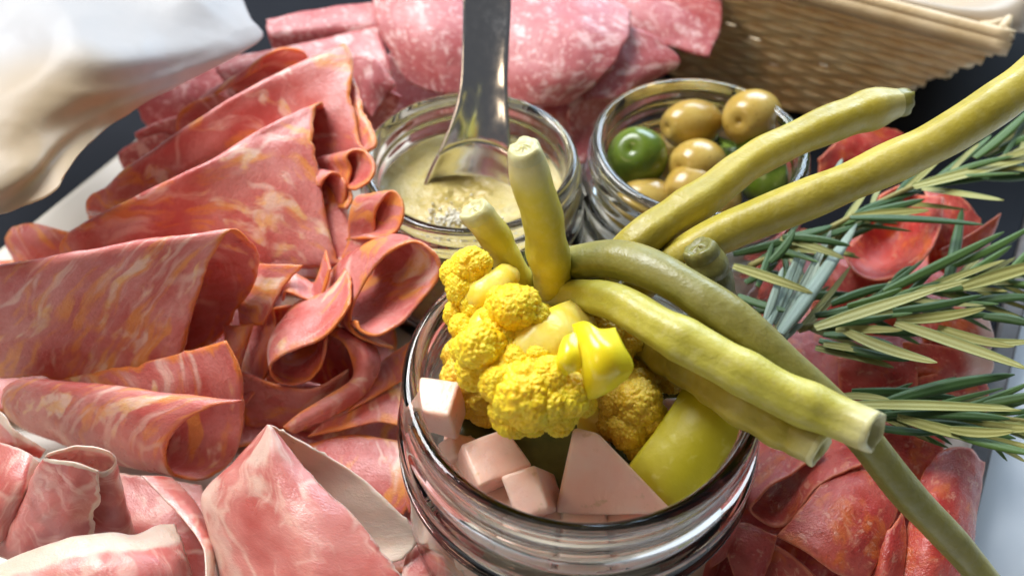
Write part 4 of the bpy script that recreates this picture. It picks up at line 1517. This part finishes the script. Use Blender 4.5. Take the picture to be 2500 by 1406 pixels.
sal([
    [(893, -110, 5.2), (1010, -120, 5.6), (1150, -100, 5.4)],
    [(915, 30, 4.6), (1030, 20, 5.1), (1170, 30, 5.0)],
    [(940, 110, 4.1), (1050, 110, 4.6), (1180, 110, 4.5)],
    [(1000, 212, 3.2), (1090, 235, 3.4), (1180, 240, 3.2)],
], "big salami slice upright directly left of the spoon handle", seed=201, rnd=.15)
sal([
    [(1150, -80, 4.9), (1370, -60, 5.2), (1555, 30, 4.8)],
    [(1160, 60, 4.6), (1370, 70, 4.9), (1530, 100, 4.5)],
    [(1170, 150, 4.0), (1340, 180, 4.2), (1480, 185, 3.9)],
    [(1200, 230, 3.4), (1300, 260, 3.3), (1385, 262, 3.2)],
], "big salami slice right of the spoon with a pale glossy upper fold", seed=202, rnd=.2)
sal([
    [(1430, 50, 4.3), (1540, 66, 4.3), (1615, 95, 4.1)],
    [(1430, 130, 3.8), (1550, 140, 3.8), (1660, 155, 3.5)],
    [(1400, 260, 3.0), (1500, 240, 3.1), (1590, 200, 2.9)],
], "salami slice between the big right slice and the olive jar, rounded top showing", seed=203)
sal([
    [(1380, 235, 3.3), (1490, 165, 3.7), (1650, 145, 3.4)],
    [(1385, 280, 2.8), (1470, 225, 3.0), (1600, 180, 2.9)],
    [(1390, 340, 2.1), (1460, 290, 2.2), (1560, 220, 2.3)],
], "narrow salami fold lying along the back rim of the olive jar", seed=204)
sal([
    [(1440, -90, 4.6), (1600, -100, 4.6), (1755, -80, 4.2)],
    [(1480, 20, 4.2), (1620, 20, 4.3), (1762, 50, 3.9)],
    [(1560, 100, 3.6), (1650, 120, 3.6), (1735, 150, 3.4)],
], "rightmost salami slice standing against the wicker basket", seed=205)
sal([
    [(1320, 225, 2.7), (1410, 215, 2.8), (1500, 210, 2.8)],
    [(1330, 290, 2.2), (1410, 300, 2.2), (1490, 290, 2.2)],
    [(1350, 380, 1.4), (1410, 400, 1.4), (1480, 380, 1.4)],
], "dark salami slice wedged in the gap between the two small jars", seed=206, rnd=.1)
sal([
    [(645, 50, 4.0), (760, 28, 4.2), (920, 5, 4.4)],
    [(655, 85, 3.9), (780, 70, 4.1), (925, 60, 4.2)],
    [(665, 125, 3.3), (790, 120, 3.4), (930, 120, 3.5)],
], "pale salami fold at the top of the fan nearest the black tray", seed=207, rnd=.1)
sal([
    [(520, 148, 3.6), (700, 116, 3.9), (925, 66, 4.2)],
    [(530, 180, 3.4), (720, 160, 3.7), (950, 150, 3.9)],
    [(560, 240, 2.6), (750, 250, 2.8), (980, 240, 3.0)],
], "long salami fold in front of the pale top one", seed=208, rnd=.1)
sal([
    [(330, 255, 2.7), (440, 190, 2.9), (560, 130, 3.1)],
    [(345, 290, 2.1), (450, 250, 2.3), (580, 200, 2.5)],
    [(380, 330, 1.2), (480, 310, 1.4), (600, 280, 1.6)],
], "shaded salami slice tucked under the parchment sheet", seed=209, rnd=.1)
sal([
    [(845, 122, 5.0), (915, 145, 4.9), (972, 208, 4.4)],
    [(855, 180, 4.5), (905, 205, 4.4), (942, 240, 4.0)],
    [(870, 230, 4.0), (892, 262, 3.8), (908, 290, 3.6)],
], "small salami slice behind the mustard jar at its upper left", seed=210)
sal([
    [(860, 190, 4.2), (915, 205, 4.2), (985, 235, 4.0)],
    [(850, 250, 3.4), (905, 265, 3.4), (960, 275, 3.2)],
    [(840, 320, 2.4), (880, 320, 2.4), (920, 320, 2.4)],
], "salami slice below the small one, disappearing behind the mustard jar", seed=214)
sal([
    [(320, 325, 2.4), (390, 298, 2.6), (470, 275, 2.8)],
    [(340, 350, 1.9), (400, 330, 2.1), (480, 310, 2.2)],
    [(370, 390, 1.1), (430, 370, 1.2), (490, 350, 1.3)],
], "small salami edge at the left end of the fan above the plate", seed=211)
sal([
    [(280, 375, 1.9), (330, 345, 2.1), (410, 320, 2.3)],
    [(295, 400, 1.4), (350, 380, 1.6), (430, 350, 1.8)],
    [(320, 440, .8), (380, 420, .9), (460, 390, 1.0)],
], "lowest left salami edge just above the white plate rim", seed=212)
sal([
    [(900, 130, 2.4), (1150, 110, 2.4), (1500, 100, 2.4)],
    [(920, 220, 1.6), (1150, 220, 1.6), (1480, 200, 1.6)],
    [(940, 320, .8), (1150, 330, .8), (1440, 320, .8)],
], "salami slice lying flat underneath the fan behind the mustard jar", seed=213, rnd=.3)

# ------------------------------------------------------------------ chorizo on the right
HG = "chorizo slices at the right"


def chor(sections, label, **k):
    k.setdefault('seed', len(label) * 11 + len(sections))
    k.setdefault('rnd', .3)
    k.setdefault('thick', .09)
    k.setdefault('rough', .07)
    k.setdefault('wave', .09)
    return sheet("chorizo_slice", sections, M['chorizo'], label, CC, HG, **k)


chor([
    [(1990, 390, 2.4), (2090, 312, 2.7), (2190, 315, 2.6)],
    [(2000, 440, 1.8), (2110, 380, 2.2), (2230, 345, 2.2)],
    [(2050, 480, 1.2), (2150, 430, 1.4), (2260, 390, 1.4)],
], "orange red chorizo slice showing between the two long yellow beans", seed=301)
chor([
    [(2055, 590, 3.4), (2080, 655, 3.3), (2150, 682, 3.4), (2235, 655, 3.7), (2290, 570, 4.0), (2306, 480, 4.1)],
    [(2088, 588, 2.9), (2112, 628, 2.6), (2160, 644, 2.6), (2212, 615, 2.9), (2247, 552, 3.4), (2265, 480, 3.7)],
    [(2110, 560, 2.9), (2135, 585, 2.5), (2165, 585, 2.4), (2190, 565, 2.6), (2210, 525, 3.0), (2225, 470, 3.3)],
    [(2085, 555, 3.4), (2110, 520, 3.5), (2145, 480, 3.7), (2180, 460, 3.8), (2210, 448, 3.9), (2240, 445, 3.9)],
], "cupped glossy chorizo slice like a shallow bowl behind the rosemary", seed=302, rnd=.1)
chor([
    [(2250, 448, 3.6), (2330, 475, 3.4), (2400, 535, 3.0)],
    [(2270, 550, 3.2), (2320, 570, 3.0), (2395, 600, 2.6)],
    [(2260, 660, 2.4), (2320, 670, 2.2), (2370, 690, 2.0)],
], "orange chorizo slice standing just right of the cupped one", seed=303)
chor([
    [(2290, 610, 3.3), (2370, 570, 3.4), (2445, 520, 3.7)],
    [(2310, 660, 2.8), (2370, 640, 2.8), (2415, 590, 3.0)],
    [(2300, 730, 2.0), (2360, 710, 2.0), (2385, 670, 2.1)],
], "chorizo slice with a sharp upturned tip at the far right", seed=304, rnd=.05)
chor([
    [(1980, 610, 2.4), (2080, 650, 2.6), (2250, 680, 2.6)],
    [(1980, 700, 1.8), (2090, 730, 2.1), (2260, 740, 2.1)],
    [(1980, 810, 1.2), (2100, 820, 1.4), (2260, 820, 1.4)],
], "deep red chorizo slice in the shade under the cupped one", seed=305, rnd=.1)
chor([
    [(2240, 760, 3.0), (2330, 750, 3.1), (2410, 770, 2.8)],
    [(2250, 820, 2.8), (2340, 820, 2.9), (2425, 830, 2.6)],
    [(2260, 880, 2.3), (2340, 880, 2.4), (2400, 880, 2.2)],
], "pale pink chorizo slice behind the middle rosemary sprig at the right", seed=306, fat=[('s', 1, .5)])
chor([
    [(2190, 830, 2.9), (2310, 845, 3.0), (2420, 860, 2.7)],
    [(2215, 890, 2.6), (2320, 890, 2.7), (2428, 895, 2.4)],
    [(2225, 940, 2.1), (2310, 940, 2.2), (2390, 935, 2.0)],
], "chorizo slice with a white fatty right end between two rosemary sprigs", seed=307, fat=[('s', 1, .9)])
chor([
    [(2040, 870, 2.5), (2140, 862, 2.8), (2238, 868, 2.7)],
    [(2050, 950, 2.1), (2150, 950, 2.4), (2240, 960, 2.3)],
    [(2070, 1040, 1.4), (2160, 1050, 1.6), (2250, 1050, 1.5)],
], "red chorizo slice left of the white ended one under the rosemary", seed=308, rnd=.1)
chor([
    [(2215, 920, 2.4), (2310, 910, 2.5), (2412, 925, 2.3)],
    [(2230, 990, 1.8), (2320, 985, 1.9), (2418, 975, 1.7)],
    [(2240, 1060, 1.1), (2320, 1060, 1.2), (2400, 1040, 1.1)],
], "bright orange chorizo edge below the white ended slice", seed=309)
H8 = [(2010, 1098, 3.1), (1904, 1178, 2.9), (1842, 1227, 2.7), (1832, 1247, 2.5), (1852, 1268, 2.3), (1885, 1283, 2.2), (1915, 1280, 2.2), (1948, 1250, 2.5), (1984, 1200, 2.8), (2032, 1167, 3.0), (2115, 1136, 3.1)]
chor([H8, [(u - 32, v - 52, z - .4) for u, v, z in H8], [(u - 70, v - 105, z - .9) for u, v, z in H8]],
     "chorizo slice folded into a flat open pocket right of the front jar", seed=310, nu=64, rnd=0)
chor([
    [(2030, 1150, 2.9), (2110, 1140, 3.0), (2170, 1188, 2.9), (2196, 1238, 2.7)],
    [(1955, 1240, 2.75), (2040, 1248, 3.0), (2110, 1290, 2.9), (2160, 1326, 2.5)],
    [(1896, 1308, 2.4), (1965, 1345, 2.65), (2040, 1398, 2.6), (2112, 1425, 2.2)],
], "large shiny chorizo slice below the open pocket", seed=311, rnd=0)
chor([
    [(1858, 1312, 1.8), (1925, 1350, 1.9), (2010, 1425, 1.9)],
    [(1862, 1350, 1.5), (1915, 1385, 1.6), (1985, 1445, 1.6)],
    [(1860, 1420, 1.1), (1905, 1440, 1.1), (1960, 1480, 1.1)],
], "shaded chorizo slice edge under the large shiny one at the bottom border", seed=318, rnd=.05)
chor([
    [(1756, 1292, 2.0), (1820, 1276, 2.25), (1898, 1306, 2.1)],
    [(1772, 1342, 1.9), (1830, 1348, 2.1), (1888, 1350, 1.9)],
    [(1800, 1440, 1.5), (1830, 1450, 1.55), (1852, 1440, 1.4)],
], "narrow purple red chorizo fold at the lower right foot of the front jar", seed=312, rnd=.05)
chor([
    [(2205, 1240, 2.5), (2210, 1330, 2.3), (2205, 1470, 1.9)],
    [(2165, 1300, 2.6), (2155, 1380, 2.4), (2135, 1480, 2.0)],
    [(2120, 1340, 1.6), (2095, 1400, 1.5), (2080, 1480, 1.2)],
], "slim chorizo fold between the large shiny fold and the long bean", seed=313, rnd=.05)
chor([
    [(2255, 1150, 2.4), (2300, 1100, 2.5), (2365, 1094, 2.3), (2404, 1128, 1.9)],
    [(2220, 1260, 2.3), (2290, 1250, 2.7), (2360, 1240, 2.3), (2386, 1250, 1.8)],
    [(2190, 1440, 1.9), (2270, 1440, 2.2), (2330, 1430, 1.9), (2358, 1410, 1.5)],
], "outermost chorizo fold beside the grey tray edge, under the long bean", seed=314, rnd=.1)
chor([
    [(2040, 1045, 2.5), (2180, 1030, 2.7), (2310, 1050, 2.3)],
    [(2070, 1130, 2.2), (2180, 1130, 2.4), (2300, 1140, 2.1)],
    [(2100, 1230, 1.6), (2200, 1240, 1.8), (2290, 1240, 1.5)],
], "chorizo slice under the cut end of the thick front bean", seed=315, rnd=.1)
chor([
    [(1700, 1230, .8), (1950, 1180, .9), (2300, 1150, .9)],
    [(1650, 1350, .7), (1950, 1330, .8), (2320, 1300, .8)],
    [(1640, 1500, .6), (1950, 1500, .7), (2300, 1470, .7)],
], "chorizo slice lying flat beneath the folds at the lower right", seed=316, rnd=.1)
chor([
    [(1850, 560, .9), (2080, 560, 1.0), (2330, 600, 1.0)],
    [(1850, 760, .8), (2100, 760, .9), (2360, 800, .9)],
    [(1850, 1050, .6), (2100, 1060, .7), (2330, 1040, .7)],
], "chorizo slice lying flat beneath the rosemary", seed=317, rnd=.1)


# ------------------------------------------------------------------ rosemary
def leaf_mesh(seed, bend):
    """narrow leaf along +X, length 1, rolled margins, midrib groove; underside carried as an attribute"""
    n, m = 16, 9
    V, under = [], []
    rng = random.Random(seed)
    for side in (1, -1):
        for i in range(n):
            t = i / (n - 1)
            w = .5 * (.18 + .82 * math.sin(math.pi * min(1, .12 + .86 * t ** .9)) ** .7) * math.sqrt(max(.01, 1 - max(0, (t - .9) / .1) ** 2))
            w = max(w, .05)
            for j in range(m):
                s = -1 + 2 * j / (m - 1)
                z = -.30 * abs(s) ** 3 + .07 * (1 - math.exp(-(s / .18) ** 2)) - .02
                zz = z * w * 1.3 + bend * t * t
                V.append((t, s * w, zz + (0.0 if side > 0 else -.12 * (1 - .7 * abs(s)))))
                under.append(0.0 if side > 0 else (1.0 if abs(s) < .82 else .2))
    F_ = []
    K = n * m
    for i in range(n - 1):
        for j in range(m - 1):
            q = i * m + j
            F_.append((q, q + m, q + m + 1, q + 1))
            F_.append((K + q, K + q + 1, K + q + m + 1, K + q + m))
    ring = ([i * m for i in range(n)] + [(n - 1) * m + j for j in range(1, m)] + [i * m + m - 1 for i in range(n - 2, -1, -1)] + [j for j in range(m - 2, 0, -1)])
    for q in range(len(ring)):
        a, b = ring[q], ring[(q + 1) % len(ring)]
        F_.append((b, a, K + a, K + b))
    me = bpy.data.meshes.new("leaf")
    me.from_pydata(V, [], F_)
    me.update()
    fattr(me, "under", under)
    me.polygons.foreach_set("use_smooth", [True] * len(me.polygons))
    return me


LEAF = {}
for key in ('a', 'b', 'c'):
    for q, bd in enumerate((.1, -.28, .36)):
        me = leaf_mesh(q, bd * .0)
        # bending is put into the unit leaf as a gentle arc of its length
        co = np.empty(len(me.vertices) * 3)
        me.vertices.foreach_get("co", co)
        co = co.reshape(-1, 3)
        co[:, 1] += bd * 3.0 * (co[:, 0] ** 2 - co[:, 0])
        co[:, 2] += (.4 if q else .15) * (co[:, 0] - co[:, 0] ** 2) * 2.0
        me.vertices.foreach_set("co", co.ravel())
        me.update()
        me.materials.append(M['leaf_' + key])
        LEAF[key, q] = me


def leaf(root, u0, v0, z0, u1, v1, z1, width, key, flip, var, roll=0.0):
    width *= .85
    a, b = W(u0, v0, z0), W(u1, v1, z1)
    x = b - a
    L = np.linalg.norm(x)
    x = x / L
    view = a - np.array((0, 0, CAM_Z))
    up = np.array((0, -.35, 1.0))
    z = up - x * (up @ x)
    z /= np.linalg.norm(z)
    y = np.cross(z, x)
    c, s = math.cos(roll + (math.pi if flip else 0)), math.sin(roll + (math.pi if flip else 0))
    y, z = y * c + z * s, z * c - y * s
    o = bpy.data.objects.new("leaf", LEAF[key, var % 3])
    COL.objects.link(o)
    mat = Matrix(((x[0] * L, y[0] * width, z[0] * width, a[0]), (x[1] * L, y[1] * width, z[1] * width, a[1]),
                  (x[2] * L, y[2] * width, z[2] * width, a[2]), (0, 0, 0, 1)))
    mat = Matrix.Scale(S, 4) @ mat
    o.parent = root
    o.matrix_parent_inverse = Matrix.Translation(-root.location)
    o.matrix_basis = mat
    return o


def sprig(stem, leaves, label, z, extra=0, seed=0, r=.10):
    pts = [W(u, v, zz) for (u, v, zz) in stem]
    root = empty("rosemary_sprig", pts[0])
    tag(root, label, "rosemary", "rosemary sprigs at the right")
    C = catmull(pts, 40)
    V, Fc = tube(C, np.linspace(r, r * .6, 40), 10)
    link("stem", mesh("stem", V, Fc), M['stem'], root)
    rng = random.Random(seed)
    for i, L in enumerate(leaves):
        u0, v0, u1, v1, dz, key, flip = L[:7]
        wd = L[7] if len(L) > 7 else .30
        leaf(root, u0, v0, z + dz, u1, v1, z + dz + rng.uniform(-.1, .5), wd, key, flip, rng.randrange(3), rng.uniform(-.35, .35))
    # leaves set in pairs along the stem, pointing to its tip
    for i in range(extra):
        t = (i + .5) / extra
        p = C[min(39, int(t * 39))]
        d = C[min(39, int(t * 39) + 1)] - C[max(0, int(t * 39) - 1)]
        d /= np.linalg.norm(d)
        side = np.cross(d, (0, 0, 1.0))
        q = d * rng.uniform(.75, 1.0) + side * rng.uniform(-.55, .55) + np.array((0, 0, rng.uniform(-.55, .15)))
        q /= np.linalg.norm(q)
        e = p + q * rng.uniform(1.5, 2.8)
        L = np.linalg.norm(e - p)
        x = (e - p) / L
        zz = np.array((0, -.3, 1.0))
        zz = zz - x * (zz @ x)
        zz /= np.linalg.norm(zz)
        y = np.cross(zz, x)
        fl = rng.random() < .4
        if fl:
            y, zz = -y, -zz
        wd = rng.uniform(.15, .22)
        o = bpy.data.objects.new("leaf", LEAF[rng.choice('aab'), rng.randrange(3)])
        COL.objects.link(o)
        o.parent = root
        o.matrix_parent_inverse = Matrix.Translation(-root.location)
        o.matrix_basis = Matrix.Scale(S, 4) @ Matrix(((x[0] * L, y[0] * wd, zz[0] * wd, p[0]), (x[1] * L, y[1] * wd, zz[1] * wd, p[1]),
                                                     (x[2] * L, y[2] * wd, zz[2] * wd, p[2]), (0, 0, 0, 1)))
    return root


sprig([(1830, 650, 4.2), (2000, 570, 4.5), (2230, 455, 4.9), (2420, 395, 5.2), (2640, 310, 5.4)], [
    (2230, 458, 2570, 372, .6, 'a', True, .42), (2240, 458, 2418, 436, .3, 'b', False), (2250, 462, 2450, 490, .3, 'a', True, .32),
    (2090, 522, 2250, 466, .2, 'b', False), (2090, 526, 2258, 486, .3, 'b', False), (2080, 530, 2268, 514, .4, 'a', True, .32),
    (2075, 530, 2402, 548, .5, 'b', False, .34), (2290, 430, 2420, 330, .2, 'a', False, .26), (2380, 385, 2520, 262, .7, 'a', False, .34),
    (2400, 380, 2560, 285, .6, 'a', True, .34), (2410, 380, 2560, 320, .5, 'a', False, .3), (1930, 575, 2032, 550, .1, 'b', False, .3),
    (1910, 578, 2076, 600, .3, 'b', False, .28), (1905, 582, 2062, 632, .2, 'b', True, .28), (2400, 432, 2580, 415, .2, 'b', False, .36),
    (2470, 400, 2600, 440, .0, 'b', False, .36), (1880, 640, 1940, 560, .2, 'b', False), (1790, 620, 1990, 560, -.3, 'b', False, .3),
    (1850, 600, 2000, 640, -.3, 'a', False, .28)],
    "rosemary sprig lying just below the longest yellow bean", 4.6, 34, seed=1)
sprig([(1950, 805, 3.9), (2100, 760, 4.1), (2230, 720, 4.3), (2380, 690, 4.4), (2600, 640, 4.6)], [
    (1990, 802, 2292, 706, .6, 'a', True, .44), (2160, 712, 2452, 566, .5, 'a', False, .34), (2150, 725, 2372, 682, .3, 'a', True, .32),
    (2350, 702, 2580, 635, .6, 'a', True, .46), (2030, 742, 2192, 692, .2, 'b', False), (2070, 748, 2202, 704, .3, 'a', False),
    (2190, 782, 2406, 752, .5, 'a', True, .36), (2185, 790, 2510, 902, .5, 'a', True, .42), (2060, 808, 2288, 886, .5, 'a', True, .40),
    (2040, 806, 2204, 806, .3, 'a', True, .28), (2010, 842, 2216, 872, .3, 'a', True, .30), (1990, 850, 2182, 898, .2, 'b', True, .30),
    (2000, 830, 2220, 880, .1, 'b', False, .3), (2290, 800, 2476, 846, .3, 'a', True, .32), (2400, 772, 2530, 796, .2, 'b', False, .32),
    (2380, 830, 2520, 833, .2, 'a', True), (2330, 648, 2520, 552, .3, 'a', False, .3), (2312, 700, 2350, 508, .2, 'b', False, .40),
    (1990, 770, 2200, 720, .0, 'b', False, .3), (2000, 790, 2180, 770, .1, 'b', False, .3), (2010, 815, 2180, 840, .0, 'b', False, .3),
    (2100, 800, 2300, 810, -.1, 'b', False, .3), (2210, 800, 2420, 860, .0, 'b', False, .3), (2260, 760, 2430, 770, -.1, 'b', False, .3),
    (2360, 740, 2540, 725, .1, 'b', False, .34), (2180, 760, 2400, 720, .2, 'b', False, .3), (2080, 780, 2260, 760, .0, 'b', True, .3),
    (1940, 730, 2090, 720, -.4, 'b', False, .3), (2180, 690, 2230, 650, .1, 'b', False, .26), (2330, 690, 2470, 600, .2, 'a', False, .28)],
    "rosemary sprig in the middle of the right side, the leafiest one", 4.1, 70, seed=2)
sprig([(2060, 985, 3.4), (2200, 995, 3.6), (2360, 1010, 3.7), (2600, 1040, 3.8)], [
    (2070, 990, 2492, 1002, .7, 'a', True, .36), (2160, 982, 2478, 914, .5, 'b', False, .40), (2080, 955, 2322, 955, .3, 'b', False, .28),
    (2050, 968, 2172, 976, .4, 'a', True, .26), (2160, 1012, 2466, 1022, .3, 'b', False, .32), (2190, 1018, 2530, 1094, .4, 'a', True, .36),
    (2130, 1040, 2306, 1056, .1, 'b', False, .28), (2320, 1048, 2476, 1052, .5, 'a', True, .32), (2330, 1058, 2530, 1108, .4, 'a', False, .34),
    (2400, 985, 2560, 955, .3, 'a', False, .30), (2180, 975, 2340, 970, .1, 'b', False, .28), (2250, 1030, 2480, 1070, .2, 'b', False, .3),
    (2350, 1030, 2540, 1045, .3, 'a', True, .34), (2230, 1005, 2420, 1040, .1, 'a', False, .3), (2120, 1010, 2290, 1030, .0, 'b', False, .3)],
    "lowest rosemary sprig, behind the cut end of the thick bean", 3.5, 44, seed=3)
sprig([(1890, 830, 3.6), (1930, 760, 3.8), (1990, 660, 4.0), (2050, 560, 4.2)], [
    (1875, 800, 1962, 592, .3, 'c', False, .32), (1905, 812, 2092, 546, .6, 'c', False, .46), (1900, 805, 2030, 560, .4, 'c', True, .34),
    (1868, 785, 1912, 652, .3, 'c', False, .28), (1790, 650, 1984, 716, .6, 'a', True, .34), (1850, 700, 1888, 590, .5, 'b', False, .26),
    (1920, 810, 2000, 640, .3, 'c', True, .3), (1890, 790, 1985, 560, .2, 'c', False, .30), (2035, 470, 2056, 388, .2, 'c', False, .3),
    (1800, 720, 1930, 760, .1, 'b', False, .3), (1820, 690, 1900, 640, .0, 'b', False, .28), (1900, 820, 2000, 700, .5, 'c', False, .28),
    (1830, 660, 1960, 690, -.2, 'b', False, .3), (1840, 760, 1940, 730, -.2, 'b', False, .3), (1910, 830, 1960, 790, .2, 'c', False, .28)],
    "silvery rosemary sprig standing behind the green bean at the jar rim", 4.0, 16, seed=4)
